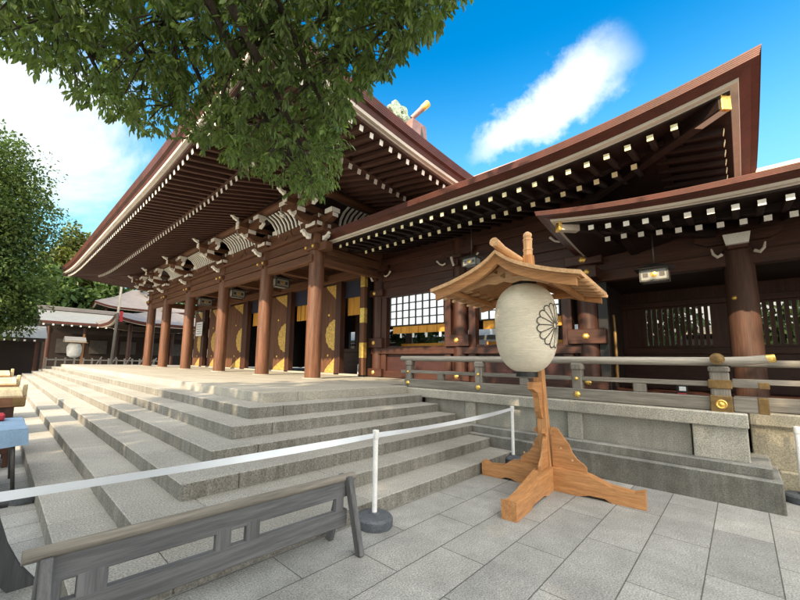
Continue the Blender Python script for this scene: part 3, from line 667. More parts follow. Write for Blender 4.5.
# low white boxes, bench, notice board seen inside / beside the doors
for i, y in enumerate((9.42, 9.74, 10.06)):
    m = MB(); m.box(9.75, 9.95, y, y + .29, PZ + .02, PZ + .40, .015); o = m.obj('offertory_panel', M_notice); o.location = (0, 0, 0)
    q = MB(); q.box(9.742, 9.748, y + .07, y + .22, PZ + .08, PZ + .33); q.box(9.742, 9.747, y + .03, y + .05, PZ + .1, PZ + .3); q.obj('dark_slot', M_metal, o)
    tag(o, ['low white panel just inside the right doorway, nearest the black post', 'low white panel in the right doorway, middle of the row of three', 'low white panel in the right doorway, beside the gilded door leaf'][i], 'panel', 'low white panels in the doorway')
tagm = MB(); tagm.box(10.4, 10.5, 9.5, 12.5, 1.9, 2.05, .01); tagm.box(10.4, 10.9, 9.6, 12.4, PZ, 1.9, .01)
tag(tagm.obj('offering_chest', dark_wood('y')), 'dark wooden offering chest standing inside the nearest doorways', 'chest')
m = MB(); m.box(8.7, 8.74, 23.05, 24.0, 2.9, 3.75, .005); nb = m.obj('notice_board', M_notice); tag(nb, 'white notice sheet hung behind the far columns of the porch', 'notice')
m = MB()
for k in range(5): m.box(8.694, 8.699, 23.15, 23.9 - .08 * (k % 2), 3.02 + k * .14, 3.05 + k * .14)
m.obj('text_line', M_metal, nb)

# ---------------- right wing
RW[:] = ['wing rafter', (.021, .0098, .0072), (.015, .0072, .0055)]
wing = thing('right_wing', 'dark red timber wing with a lattice window under a long upswept copper eave', 'shrine hall', (9, 4, PZ))
WO = Vector((9, 4, PZ))
def wput(mb, n, mt, p=wing):
    o = mb.obj(n, mt, p)
    if p is wing: o.location = -WO
    return o
def stud(p, loc, r=.072, n=6):
    m = MB(); m.lathe([(r, 0), (r, .008), (r * .6, .03), (.003, .04)], (0, 0, 0), n, 'x', False); q = m.obj('stud', M_gold, p); q.location = loc; q.rotation_euler = (0, 0, PI); return q
XW = 9.0; WCY = (8.55, 5.42, 2.28)
for y in WCY:
    m = MB(); m.lathe([(.2, .9), (.2, 4.6), (.19, 5.0)], (XW, y, 0), 28); c = wput(m, 'column', dark_wood('z'))
    for z, h in ((2.14, .32), (1.18, .26), (3.80, .22)):
        m = MB(); m.box(XW - .245, XW + .1, y - .36, y + .36, z - h / 2, z + h / 2, .012); k = m.obj('collar_block', dark_wood('y'), c)
        stud(k, (XW - .246, y, z))
    m = MB(); m.box(XW - .32, XW + .2, y - .11, y + .11, 4.2, 4.4, .01); m.prism([(-.5, .0), (-.5, .1), (.5, .1), (.5, 0), (.36, -.1), (-.36, -.1)], (XW - .1, y, 4.62), (0, 1, 0), (0, 0, 1), (1, 0, 0), .15); m.box(XW - .3, XW + .1, y - .18, y + .18, 4.42, 4.53, .02)
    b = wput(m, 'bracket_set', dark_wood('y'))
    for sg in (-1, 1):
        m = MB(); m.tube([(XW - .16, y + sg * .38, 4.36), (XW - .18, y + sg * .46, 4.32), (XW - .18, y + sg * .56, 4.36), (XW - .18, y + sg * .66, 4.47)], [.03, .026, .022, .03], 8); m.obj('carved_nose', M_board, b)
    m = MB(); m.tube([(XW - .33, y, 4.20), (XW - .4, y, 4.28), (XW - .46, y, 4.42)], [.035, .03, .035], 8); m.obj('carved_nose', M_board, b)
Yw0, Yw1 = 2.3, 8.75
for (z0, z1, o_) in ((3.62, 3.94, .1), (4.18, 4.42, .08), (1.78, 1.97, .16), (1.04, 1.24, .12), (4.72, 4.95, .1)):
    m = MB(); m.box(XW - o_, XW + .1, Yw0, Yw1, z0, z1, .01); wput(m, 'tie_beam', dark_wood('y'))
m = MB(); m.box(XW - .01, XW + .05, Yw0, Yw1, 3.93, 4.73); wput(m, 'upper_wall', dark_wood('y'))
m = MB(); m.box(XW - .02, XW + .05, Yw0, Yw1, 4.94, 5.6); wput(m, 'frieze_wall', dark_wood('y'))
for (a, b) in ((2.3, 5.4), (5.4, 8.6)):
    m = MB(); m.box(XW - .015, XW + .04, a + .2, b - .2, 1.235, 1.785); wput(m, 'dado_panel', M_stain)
    for y in (a + .38, b - .38): m = MB(); m.box(XW - .11, XW + .1, y - .1, y + .1, 1.24, 3.63, .01); wput(m, 'stud_post', dark_wood('z'))
    # lattice window: paper panes behind square bars
    y0, y1, z0, z1 = a + .55, b - .58, 2.68, 3.62
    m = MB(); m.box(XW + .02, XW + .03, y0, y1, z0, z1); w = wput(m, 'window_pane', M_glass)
    m = MB(); ny = 8; nz = 4
    for i in range(ny + 1): yy = y0 + (y1 - y0) * i / ny; m.box(XW - .03, XW + .018, yy - .014, yy + .014, z0, z1)
    for i in range(nz + 1): zz = z0 + (z1 - z0) * i / nz; m.box(XW - .028, XW + .016, y0, y1, zz - .014, zz + .014)
    m.obj('lattice', M_black, w)
    m = MB()
    for k in range(6): m.box(XW + .12, XW + .15, y0 + (y1 - y0) * k / 6 + .01, y0 + (y1 - y0) * (k + 1) / 6 - .01, 2.44, 2.66)
    wput(m, 'yellow_curtain', M_yellow)
    m = MB(); m.box(XW + .9, XW + .94, y0 - .3, y1 + .3, 2.02, 2.16); wput(m, 'yellow_curtain', M_yellow)
    m = MB()
    for k in range(4): m.box(XW + .13, XW + .16, y0 + .2 + k * .5, y0 + .27 + k * .5, 2.30, 2.45)
    wput(m, 'paper_strip', M_notice)
    m = MB(); m.box(XW + 1.6, XW + 2.2, y0, y0 + 1.1, 1.0, 2.05, .01).box(XW + 1.7, XW + 2.1, y0 + .2, y0 + .9, 2.05, 2.14, .01); wput(m, 'inner_counter', M_stain)
    m = MB(); m.box(XW + 3.0, XW + 3.05, y0 - .2, y1 + .2, 2.16, 2.36); wput(m, 'white_valance', M_notice)
    m = MB(); m.box(XW - .06, XW + .06, y0 - .2, y1 + .2, 1.97, 2.02, .008); wput(m, 'window_sill', dark_wood('y'))
# dark back and end walls, inner things
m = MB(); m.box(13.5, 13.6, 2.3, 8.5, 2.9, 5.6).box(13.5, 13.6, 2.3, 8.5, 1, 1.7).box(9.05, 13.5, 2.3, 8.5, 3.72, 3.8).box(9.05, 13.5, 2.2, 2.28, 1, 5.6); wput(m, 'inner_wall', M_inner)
for y in (3.6, 5.4, 7.2): m = MB(); m.lathe([(.16, 1), (.16, 3.7)], (11.6, y, 0), 16); wput(m, 'inner_column', dark_wood('z'))
# wing roof
XWo, YWe = 6.28, -.46; WLEN = 8.55 - YWe
wF = Eave((XWo, YWe, 0), (0, 1, 0), (1, 0, 0), WLEN, 4.93, .34, .0, 1, 0, 4.5, 3.6)
wE = Eave((XWo, YWe, 0), (1, 0, 0), (0, 1, 0), 8.4, 4.93, .34, .34, 1, 1, 4.5, 3.6)
wB = Eave((XWo + 8.4, YWe, 0), (0, 1, 0), (-1, 0, 0), WLEN, 4.93, .34, .0, 1, 0, 4.5, 3.6)
for e in (wF, wE, wB):
    ax = 'x' if e is not wE else 'y'; oth = 'y' if ax == 'x' else 'x'
    wput(e.strip(layered(.235, .12, (0, .03), 5) + [(.032, .118), (.10, .105), (.22, .046)]), 'copper_edge', M_copper)
    wput(e.strip([(.215, .048), (.225, .0), (.30, -.002), (.30, -.03), (.42, -.03)]), 'eave_board', M_board)
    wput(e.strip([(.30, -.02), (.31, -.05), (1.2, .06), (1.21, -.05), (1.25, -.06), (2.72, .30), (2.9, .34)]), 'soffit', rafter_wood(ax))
    wput(e.strip([(1.12, .06), (1.12, -.06), (1.27, -.06), (1.27, .0)]), 'rafter_beam', rafter_wood(oth))
    wput(e.strip([(0, .235), (1.2, .78), (2.4, 1.38), (4.2, 2.30)]), 'roof_slope', M_roof)
SPW = .287
usW = [.91 + i * SPW for i in range(27)]
add_rafters(wing, wF, [u for u in usW], .40, 1.27, -.14, -.04, .076, .08, M_cream, 'x', 99, WO)
add_rafters(wing, wF, [u + .05 for u in usW if 1.2 < u < 8.3], 1.20, 2.72, -.17, .22, .08, .085, M_cream, 'x', 99, WO)
add_rafters(wing, wE, [1.0 + i * SPW for i in range(9)], .40, 1.27, -.14, -.04, .076, .08, M_cream, 'y', 99, WO)
m = MB(); pa = wF.pt(0, .36, -.12); m.beam(pa, (8.9, 2.2, 5.15), .17, .26, .01); hr = wput(m, 'hip_rafter', rafter_wood('x'))
m = MB(); dv = (Vector((8.9, 2.2, 5.15)) - pa).normalized(); m.beam(pa - dv * .02, pa + dv * .03, .13, .27, .004); cp_ = m.obj('gilt_cap', M_gold, hr)
m = MB(); m.beam(pa + dv * .032, pa + dv * .42, .126, .262, .004); m.obj('pale_sleeve', M_board, hr)
m = MB(); m.box(10.3, 10.66, 3.6, 8.5, 7.0, 7.55, .03); wput(m, 'ridge', M_copper_light)

# ---------------- lower corridor on the right
cor = thing('corridor_building', 'dark corridor with slatted openings under a lower copper roof at right', 'shrine hall', (9, -3, PZ))
KO = Vector((9, -3, PZ))
def kput(mb, n, mt, p=cor):
    o = mb.obj(n, mt, p)
    if p is cor: o.location = -KO
    return o
for y in (-.1, -2.5, -4.9):
    m = MB(); m.lathe([(.205, .9), (.205, 2.6), (.19, 3.6)], (XW, y, 0), 28); c = kput(m, 'column', wood('corridor column', (.085, .04, .025), 'z', (.055, .026, .017)))
    m = MB(); m.box(XW - .3, XW + .25, y - .13, y + .13, 3.56, 3.74, .015); m.prism([(-.55, .0), (-.55, .09), (.55, .09), (.55, 0), (.4, -.09), (-.4, -.09)], (XW - .05, y, 3.8), (0, 1, 0), (0, 0, 1), (1, 0, 0), .14); b = kput(m, 'bracket_set', dark_wood('y'))
    m = MB(); m.add([(XW - .38, y - .17, 3.80), (XW - .38, y + .17, 3.80), (XW - .38, y + .14, 3.62), (XW - .38, y - .14, 3.62), (XW - .3, y - .17, 3.80), (XW - .3, y + .17, 3.80), (XW - .3, y + .14, 3.62), (XW - .3, y - .14, 3.62)], [(0, 1, 2, 3), (7, 6, 5, 4), (0, 4, 5, 1), (1, 5, 6, 2), (2, 6, 7, 3), (3, 7, 4, 0)]); m.obj('white_block_end', M_white, b)
    for sg in (-1, 1):
        m = MB(); m.tube([(XW - .2, y + sg * .2, 3.5), (XW - .22, y + sg * .26, 3.46), (XW - .22, y + sg * .31, 3.52), (XW - .22, y + sg * .33, 3.62)], [.03, .03, .022, .012], 8); m.obj('carved_nose', M_board, b)
    stud(c, (XW - .2, y + .1, 2.72), .04)
m = MB(); m.box(XW - .1, XW + .1, -8, 2.1, 3.30, 3.54, .01); kput(m, 'lintel', dark_wood('y'))
m = MB(); m.box(XW - .6, XW - .05, 1.95, 2.3, 3.32, 3.56, .01); bb = kput(m, 'beam_end', dark_wood('x')); stud(bb, (XW - .605, 2.12, 3.44), .06)
m = MB(); m.box(XW - .02, XW + .06, -8, 2.1, 3.54, 4.3); kput(m, 'upper_wall', dark_wood('y'))
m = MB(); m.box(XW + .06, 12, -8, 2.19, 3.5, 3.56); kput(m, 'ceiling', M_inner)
m = MB(); m.box(XW - .06, XW + .1, 1.9, 2.08, 1, 3.3, .01); kput(m, 'door_post', M_black)
m = MB(); m.tube([(XW + .3, 1.86, 1.25), (XW + .3, 1.86, 2.2), (XW + .33, 1.88, 2.62)], .03, 8); kput(m, 'gilt_door_edge', M_bronze)
# back wall with vertical slots that look out to the far court
m = MB(); XBk = 12.0
slots = [(-.02 + .42, 1.72), (-1.9, -.35), (-4.2, -2.6)]
edges = [2.2] + [v for s_ in slots for v in s_[::-1]] + [-8]
m.box(XBk, XBk + .08, -8, 2.2, 1.0, 2.08).box(XBk, XBk + .08, -8, 2.2, 3.02, 3.6)
for i in range(0, len(edges), 2): m.box(XBk, XBk + .08, edges[i + 1], edges[i], 2.08, 3.02)
kput(m, 'back_wall', dark_wood('z'))
for (a, b) in slots:
    m = MB(); n = int((b - a) / .105)
    for i in range(n + 1): yy = a + (b - a) * i / n; m.box(XBk - .02, XBk + .06, yy - .036, yy + .036, 2.08, 3.02)
    kput(m, 'slatted_window', dark_wood('z'))
m = MB(); m.box(XBk - .12, XBk - .02, -8, 2.2, 1.86, 2.02, .01).box(XBk - .12, XBk - .02, -8, 2.2, 3.06, 3.2, .01); kput(m, 'back_rail', dark_wood('y'))
m = MB(); m.box(XBk - .05, XBk, -8, 2.2, 1.0, 1.86); kput(m, 'back_dado', M_stain)
# its roof
XKo, YKe = 6.63, 2.46
kF = Eave((XKo, YKe, 0), (0, -1, 0), (1, 0, 0), 13, 3.85, .26, 0, 1, 0, 2.8, 3.0)
kE = Eave((XKo, YKe, 0), (1, 0, 0), (0, -1, 0), 6.2, 3.85, .26, .26, 1, 1, 2.8, 3.0)
for e in (kF, kE):
    ax = 'x' if e is kF else 'y'; oth = 'y' if ax == 'x' else 'x'
    kput(e.strip(layered(.165, .09, (0, .02), 4) + [(.022, .088), (.10, .075), (.20, .040)]), 'copper_edge', M_copper)
    kput(e.strip([(.195, .042), (.205, .0), (.27, -.002), (.27, -.02), (.36, -.02)]), 'eave_board', M_board)
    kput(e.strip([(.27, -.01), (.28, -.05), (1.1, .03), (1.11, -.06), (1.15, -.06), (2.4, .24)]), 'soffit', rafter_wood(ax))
    kput(e.strip([(1.02, .03), (1.02, -.08), (1.16, -.08), (1.16, 0)]), 'rafter_beam', rafter_wood(oth))
    kput(e.strip([(0, .165), (1.2, .38), (2.87, .78)]), 'roof_slope', M_roof)
SPK = .2515
add_rafters(cor, kF, [.80 + i * SPK for i in range(43)], .37, 1.16, -.13, -.06, .075, .075, M_white, 'x', 60, KO)
add_rafters(cor, kF, [.88 + i * SPK for i in range(43)], 1.12, 2.4, -.155, .15, .078, .078, M_white, 'x', 60, KO)
m = MB(); pa = kF.pt(0, .30, -.06); pb = Vector((8.9, .19, 3.95)); m.beam(pa, pb, .13, .2, .01); hr = kput(m, 'hip_rafter', rafter_wood('x'))
m = MB(); dv = (pb - pa).normalized(); m.beam(pa + dv * .033, pa + dv * .35, .135, .208, .003); m.obj('pale_sleeve', M_board, hr)
m = MB(); m.beam(pa - dv * .02, pa + dv * .03, .14, .22, .004); m.obj('gilt_cap', M_gold, hr)
m = MB(); m.box(9.42, 9.75, -10, .12, 4.84, 5.0, .02); kput(m, 'ridge_flashing', M_copper_light)
m = MB(); m.box(9.5, 9.7, -10, .1, 5.0, 5.05); kput(m, 'ridge_core', M_copper)
m = MB(); m.box(9.42, 9.75, -10, .13, 5.05, 5.15, .025); rd = kput(m, 'ridge_cap', M_copper_light)
m = MB(); m.box(9.38, 9.78, .12, .2, 4.8, 5.2, .02); m.obj('gilt_ridge_end', M_gold, rd)

# ------------------------------------------------------------------ hanging lanterns
def hanging_lantern(loc, label, rz=0, s=1., drop=.35):
    t = thing('hanging_lantern', label, 'lantern', loc, rz, 'hanging eave lanterns')
    m = MB(); m.box(-.17 * s, .17 * s, -.26 * s, .26 * s, -.13 * s, .13 * s, .01); m.obj('glass_body', M_lampglass, t)
    m = MB()
    for x in (-.175, .175):
        for y in (-.265, .265): m.box((x - .014) * s, (x + .014) * s, (y - .014) * s, (y + .014) * s, -.15 * s, .15 * s)
    for z in (-.145, .145):
        for x in (-.175, .175): m.box((x - .013) * s, (x + .013) * s, -.27 * s, .27 * s, (z - .014) * s, (z + .014) * s)
        for y in (-.265, .265): m.box(-.18 * s, .18 * s, (y - .013) * s, (y + .013) * s, (z - .013) * s, (z + .013) * s)
    for q in (-.16, .16):
        m.box(-.181 * s, -.176 * s, (q - .05) * s, (q + .05) * s, -.05 * s, .05 * s)
    m.obj('frame', M_metal, t)
    m = MB(); m.lathe([(.07 * s, -.006), (.05 * s, 0), (.002, .004)], (0, 0, 0), 12, 'x'); q = m.obj('emblem', M_gold, t); q.location = (-.178 * s, 0, 0); q.rotation_euler = (0, 0, PI)
    m = MB(); rr = [(.30, .38, .15), (.26, .34, .18), (.08, .12, .27), (.02, .02, .31)]
    m.loft([[(sx * a * s, sy * b * s, z * s) for sx, sy in ((-1, -1), (1, -1), (1, 1), (-1, 1))] for a, b, z in rr], True, True, False); m.obj('roof_cap', M_metal, t)
    m = MB(); m.tube([(0, 0, .3 * s), (0, 0, .3 * s + drop)], .012, 6); m.obj('chain', M_metal, t)
    return t
hanging_lantern((8.0, .96, 3.11), 'iron and glass lantern hanging from the lower corridor eave at right', 0, .72, .5)
hanging_lantern((8.0, 4.5, 3.98), 'small iron lantern hanging by the wing column above the lantern stand roof', 0, .66, .7)
for i, y in enumerate((12.6, 16.3, 20.0)):
    hanging_lantern((7.6, y, 4.5), ['pale hanging lantern between the two nearest hall columns', 'pale hanging lantern between the second and third hall columns from the right', 'pale hanging lantern between the far hall columns'][i], PI / 2, 1.1, .3)

# ------------------------------------------------------------------ lantern stand
TZ = math.radians(4)
ls = thing('lantern_stand', 'new cypress stand with cross feet and a little gabled roof over the paper lantern', 'lantern stand', (5.02, 1.8, 0), TZ)
def foot(ang, L, name='foot'):
    m = MB(); hh = [(0.02, .27, .0), (.35, .265, .0), (.45, .25, .03), (L * .62, .19, .03), (L * .68, .17, 0), (L * .9, .15, 0), (L, .185, 0)]
    rings = []
    for u, top, bot in hh: rings.append([(u, -.075, bot), (u, .075, bot), (u, .075, top), (u, -.075, top)])
    m.loft(rings, True, True, False); o = m.obj(name, hinoki('x' if abs(math.cos(ang)) > .5 else 'y'), ls); o.rotation_euler = (0, 0, ang)
foot(PI, 1.34); foot(PI / 2, .84); foot(-PI / 2, .98); foot(0, .75)
m = MB(); tp = Vector((-.0, .16, 3.0)); m.beam((0, 0, .02), tp, .12, .12, .008, (1, 0, 0)); m.obj('post', hinoki('z'), ls)
def gus(ang, H=.72, Wd=.44, z0=.255):
    m = MB(); pts = [(.06, z0), (Wd, z0), (Wd, z0 + .06), (Wd - .04, z0 + .10), (Wd - .10, z0 + .14), (Wd - .15, z0 + .21), (Wd - .18, z0 + .30), (Wd - .24, z0 + .38), (.16, z0 + .42), (.13, z0 + .47), (.10, H), (.06, H)]
    m.prism(pts, (0, 0, 0), (1, 0, 0), (0, 0, 1), (0, 1, 0), .04); o = m.obj('gusset', hinoki('x' if abs(math.cos(ang)) > .5 else 'y'), ls); o.rotation_euler = (0, 0, ang)
for a in (PI / 2, -PI / 2, PI, 0): gus(a, .74 if abs(math.sin(a)) > .5 else .70, .33 if a == PI / 2 else .43 if a == -PI / 2 else .34)
for a in (PI / 2 + .0, -PI / 2):
    for zz, rr in ((.38, .28), (.50, .16)):
        m = MB(); m.lathe([(.014, 0), (.012, .006), (.002, .008)], (0, 0, 0), 8, 'x'); o = m.obj('wooden_peg', hinoki_pale('x'), ls); o.location = (-.022, math.copysign(rr, math.sin(a)), zz); o.rotation_euler = (0, 0, PI)
# lower bracket arm
m = MB(); pts = [(-.0, 1.30), (-.36, 1.30), (-.36, 1.22), (-.30, 1.20), (-.20, 1.17), (-.15, 1.10), (-.13, 1.0), (-.10, .93), (-.05, .86), (0, .82)]
m.prism(pts, (-.04, .06, 0), (1, 0, 0), (0, 0, 1), (0, 1, 0), .07); m.obj('bracket_arm', hinoki('x'), ls)
m = MB(); m.beam((-.7, .11, 2.63), (.5, .11, 2.63), .09, .10, .008); m.obj('hanger_beam', hinoki('x'), ls)
# roof (its own frame in world axes; built here in stand space, small turn ignored)
RYc = .26; RX0, RX1 = -.86, .62
def rz_(v):  # concave slope: v in [-1,1]
    a = abs(v); return 2.90 - .455 * (a * a + .0006) ** .25 + .03 * max(0, a - .7)
vs = np.linspace(-1, 1, 33); HWd = .87
def shell(t0, t1, x0, x1, w=1.0):
    m = MB(); up = [(RYc + v * HWd * w, rz_(v * w) + t1) for v in vs]; dn = [(RYc + v * HWd * w, rz_(v * w) + t0) for v in vs[::-1]]
    poly = [(y, z) for y, z in up + dn]
    m.loft([[(x, y, z) for y, z in poly] for x in (x0, x1)], True, False, False)
    n = len(vs)
    for x in (x0, x1):
        top = [(x, y, z) for y, z in up]; bot = [(x, y, z) for y, z in dn[::-1]]
        m.add(top + bot, [(i, i + 1, n + i + 1, n + i) for i in range(n - 1)])
    return m
shell(0, .045, RX0 - .05, RX1 + .05, 1.03).obj('roof_boards', hinoki_pale('x'), ls)
shell(-.03, -.002, RX0, RX1, .99).obj('under_boards', hinoki('y'), ls)
for x in (RX0 + .03, RX1 - .03): shell(-.115, -.032, x - .03, x + .03, .97).obj('bargeboard', hinoki('y'), ls)
m = MB(); m.tube([(RX0 - .07, RYc, 2.965), (RX0 + .2, RYc, 2.935), (RX1 + .08, RYc, 2.935)], [.055, .05, .05], 12); m.obj('ridge_log', hinoki_pale('x'), ls)
# carved pediment
m = MB(); poly = [(-.62, 2.47), (-.40, 2.54), (-.25, 2.60), (-.12, 2.67), (0, 2.76), (.12, 2.67), (.25, 2.60), (.40, 2.54), (.62, 2.47), (.5, 2.45), (.36, 2.49), (.2, 2.52), (.1, 2.50), (0, 2.53), (-.1, 2.50), (-.2, 2.52), (-.36, 2.49), (-.5, 2.44)]
m.prism([(RYc + u, v) for u, v in poly], (RX0 + .22, 0, 0), (0, 1, 0), (0, 0, 1), (1, 0, 0), .035); pd = m.obj('pediment', hinoki_pale('y'), ls)
for (u, v, r) in ((0, 2.60, .028), (-.09, 2.655, .02), (.09, 2.655, .02)):
    m = MB(); m.prism([(r * math.cos(a) * (1 + .3 * math.cos(3 * a)), r * math.sin(a) * (1 + .3 * math.cos(3 * a))) for a in np.linspace(0, 2 * PI, 18, endpoint=False)], (RX0 + .2, RYc + u, v), (0, 1, 0), (0, 0, 1), (1, 0, 0), .012); m.obj('carved_hole', M_bronze, pd)
for x in (RX1 - .2,): m = MB(); m.box(x - .035, x + .035, RYc - .66, RYc + .66, 2.43, 2.495, .006); m.obj('tie_board', hinoki('y'), ls)
for sg in (-1, 1):
    m = MB(); m.box(RX0 + .06, RX1 - .06, RYc + sg * .62 - .03, RYc + sg * .62 + .03, 2.40, 2.46, .006); m.obj('eave_purlin', hinoki('x'), ls)
    for k in range(6):
        x = RX0 + .16 + k * (RX1 - RX0 - .3) / 5; m = MB(); a = Vector((x, RYc + sg * .5, rz_(.57) - .06)); b = Vector((x, RYc + sg * (HWd + .06), rz_(1.04) - .03)); m.beam(a, b, .035, .035, .004); m.obj('rafter', hinoki_pale('y'), ls)
m = MB(); q = Vector((0, .163, 0)); m.lathe([(.06, 2.8), (.06, 3.06), (.066, 3.065), (.066, 3.085), (.056, 3.09), (.06, 3.2), (.066, 3.21), (.066, 3.225), (.05, 3.235), (.06, 3.27), (.055, 3.30), (.02, 3.33), (.002, 3.335)], q, 8, 'z', False); m.obj('finial', hinoki_pale('z'), ls)

# paper lantern (hangs from the stand)
LX, LY, LZ0, LZ1, LR = 4.60, 1.86, 1.425, 2.505, .362
pl = thing('paper_lantern', 'large cream paper lantern with a black line chrysanthemum crest, hung on the cypress stand', 'paper lantern', (LX, LY, LZ0))
def lrad(z):
    t = 2 * (z - LZ0) / (LZ1 - LZ0) - 1; k = .05 * (-t if t < 0 else t * .0)
    e = 3.3 if t > 0 else 2.9
    return LR * (1 - k) * max(0.0, 1 - abs(t) ** e * .90) ** (1 / 2.15)
m = MB(); prof = []; NR = 64
for i in range(NR * 2 + 1):
    z = LZ0 + (LZ1 - LZ0) * i / (NR * 2); r = lrad(z) * (1 - (.011 if i % 2 else 0)); prof.append((r, z - LZ0))
m.lathe(prof, (0, 0, 0), 72, 'z', True, False); m.obj('paper_body', M_paper, pl)
for za, zb, r in ((LZ1 - LZ0 - .012, LZ1 - LZ0 + .05, .145), (-.06, .012, .125)):
    m = MB(); m.lathe([(r, za), (r, zb)], (0, 0, 0), 28, 'z', True, True); m.obj('black_ring', M_black, pl)
# crest lines on the paper facing -Y
CZ = 1.97; CR = .255; th0 = -PI / 2 - .13
def onp(a, b, off=.004):
    z = CZ + b; r = lrad(z) + off; th = th0 + a / LR; return (r * math.cos(th), r * math.sin(th), z - LZ0)
m = MB()
def line(pts, w=.009):
    n = len(pts)
    L_ = []; R_ = []
    for i, (a, b) in enumerate(pts):
        pa, pb = pts[max(0, i - 1)], pts[min(n - 1, i + 1)]; dx, dy = pb[0] - pa[0], pb[1] - pa[1]; l = math.hypot(dx, dy) or 1; nx, ny = -dy / l * w / 2, dx / l * w / 2
        L_.append(onp(a + nx, b + ny)); R_.append(onp(a - nx, b - ny))
    m.add(L_ + R_, [(i, i + 1, n + i + 1, n + i) for i in range(n - 1)])
for k in range(16):
    a0 = 2 * PI * k / 16; a1 = 2 * PI * (k + 1) / 16; am = (a0 + a1) / 2; r1 = CR * .865
    line([(r * math.cos(a0), r * math.sin(a0)) for r in np.linspace(.035, r1, 8)], .011)
    c = (r1 * math.cos(am), r1 * math.sin(am)); rr = r1 * math.sin(PI / 16)
    line([(c[0] + rr * math.cos(am + t), c[1] + rr * math.sin(am + t)) for t in np.linspace(-PI / 2, PI / 2, 9)], .013)
line([(.034 * math.cos(t), .034 * math.sin(t)) for t in np.linspace(0, 2 * PI, 20)], .008)
m.obj('crest', M_ink, pl)

# ------------------------------------------------------------------ rope posts and tapes
def stanchion(loc, label, h=.86):
    t = thing('barrier_post', label, 'barrier post', loc, 0, 'white tape barrier posts')
    m = MB(); m.lathe([(.165, 0), (.172, .02), (.172, .075), (.155, .095), (.05, .105), (.045, .12)], (0, 0, 0), 32); m.obj('weighted_base', M_rubber, t)
    m = MB(); m.lathe([(.024, .1), (.024, h - .07)], (0, 0, 0), 16); m.obj('pole', M_poleW, t)
    m = MB(); m.lathe([(.027, h - .085), (.031, h - .08), (.031, h - .005), (.026, h)], (0, 0, 0), 16); m.obj('tape_head', M_poleW, t)
    return t
s0 = stanchion((2.64, 2.52, 0), 'white barrier post on a dark round base beside the trestle fence')
copy_tree(s0, (5.86, 2.62, 0), 0, 'white barrier post on a dark round base behind the lantern stand')
copy_tree(s0, (6.7, -.41, 0), 0, 'white barrier post at the corner of the granite plinth, right edge')
copy_tree(s0, (.02, 2.62, 0), 0, 'white barrier post at the left end of the tape near the trestle fence')
def tape(a, b, sag, label):
    a = Vector(a); b = Vector(b); m = MB(); n = 16; d = (b - a).normalized(); nn = d.cross(Vector((0, 0, 1))).normalized() * .0015
    rings = []
    for i in range(n + 1):
        t = i / n; p = a.lerp(b, t) - Vector((0, 0, sag * 4 * t * (1 - t))); tw = .012 * math.sin(t * 7)
        o2 = Vector((0, 0, .024)); q = d.cross(Vector((0, 0, 1))) * tw
        rings.append([p - o2 - nn - q, p + o2 - nn + q, p + o2 + nn + q, p - o2 + nn - q])
    m.loft(rings, True, True, True); tag(m.obj('barrier_tape', M_tape), label, 'barrier tape', 'barrier tapes')
tape((.05, 2.62, .81), (2.61, 2.52, .81), .012, 'bluish white tape crossing in front of the lower left steps')
tape((2.67, 2.52, .81), (5.84, 2.62, .815), .03, 'bluish white tape running from the trestle fence to the post behind the lantern stand')

# ------------------------------------------------------------------ trestle fences
def trestle(name, label, loc, rz, x0, x1, ups, curved=False):
    dark = lambda ax: wood('charred trestle', (.06, .062, .068), ax, (.045, .046, .05))
    t = thing(name, label, 'trestle fence', loc, rz, 'low wooden trestle fences')
    fw = dark if curved else fence_wood
    m = MB(); m.tube([(x0 - .06, 0, .575), (x1 + .06, 0, .545)], .032, 12); m.obj('top_rail', dark('x') if curved else grey_wood('x'), t)
    m = MB(); m.beam((x0 + .02, .004, .492), (x1 - .02, .004, .462), .045, .125, .006); m.obj('upper_board', fw('x'), t)
    m = MB(); m.beam((x0 + .02, .004, .27), (x1 - .02, .004, .24), .05, .13, .006); m.obj('lower_board', fw('x'), t)
    for u, w in ups: m = MB(); m.box(u - w / 2, u + w / 2, -.019, .019, .3, .44, .004); m.obj('upright', fw('z'), t)
    for x in (x0, x1):
        for sg in (-1, 1):
            m = MB(); xx = x + (-.028 if x == x1 else .028)
            if curved: 
                if sg > 0: continue
                pts = [(-.06, .61), (.03, .61), (.06, .45), (.11, .29), (.18, .14), (.28, 0), (.13, 0), (.04, .12), (-.02, .27), (-.055, .43)]
                m.prism([(u * (1 if x == x1 else -1), v) for u, v in pts], (xx, -.02, 0), (1, 0, 0), (0, 0, 1), (0, 1, 0), .07)
            else: m.beam((xx, sg * .035, .56), (xx, sg * .19, .0), .065, .05, .006, (1, 0, 0))
            m.obj('leg', fw('z'), t)
    return t
tr = trestle('trestle_fence', 'grey wooden trestle fence with a rounded top rail in front of the steps', (0, 2.4, 0), 0, .24, 2.19, ((.30, .07), (.46, .13), (1.13, .10), (1.33, .10), (2.09, .08)))
trestle('trestle_fence', 'dark trestle fence with a broad curved end leg at the lower left edge', (0, 3.46, 0), 0, -2.2, .10, ((-1.9, .1), (-.8, .1)), True)

copy_tree(tr, (-1.7, 17.5, 0), 0, 'grey wooden trestle fence far off at the foot of the steps, beyond the stalls')
cs = thing('card_stand', 'small red and white card stand on the veranda behind the corner of the railing', 'card stand', (6.95, .62, .97))
m = MB(); m.box(-.05, .05, -.07, .07, 0, .03, .005).box(-.012, .012, -.06, .06, .03, .30, .004); m.obj('stand', M_black, cs)
m = MB(); m.box(-.018, -.013, -.045, .03, .22, .28); m.obj('white_card', M_notice, cs)
m = MB(); m.box(-.018, -.013, -.05, .05, .06, .19); m.obj('red_card', M_red, cs)
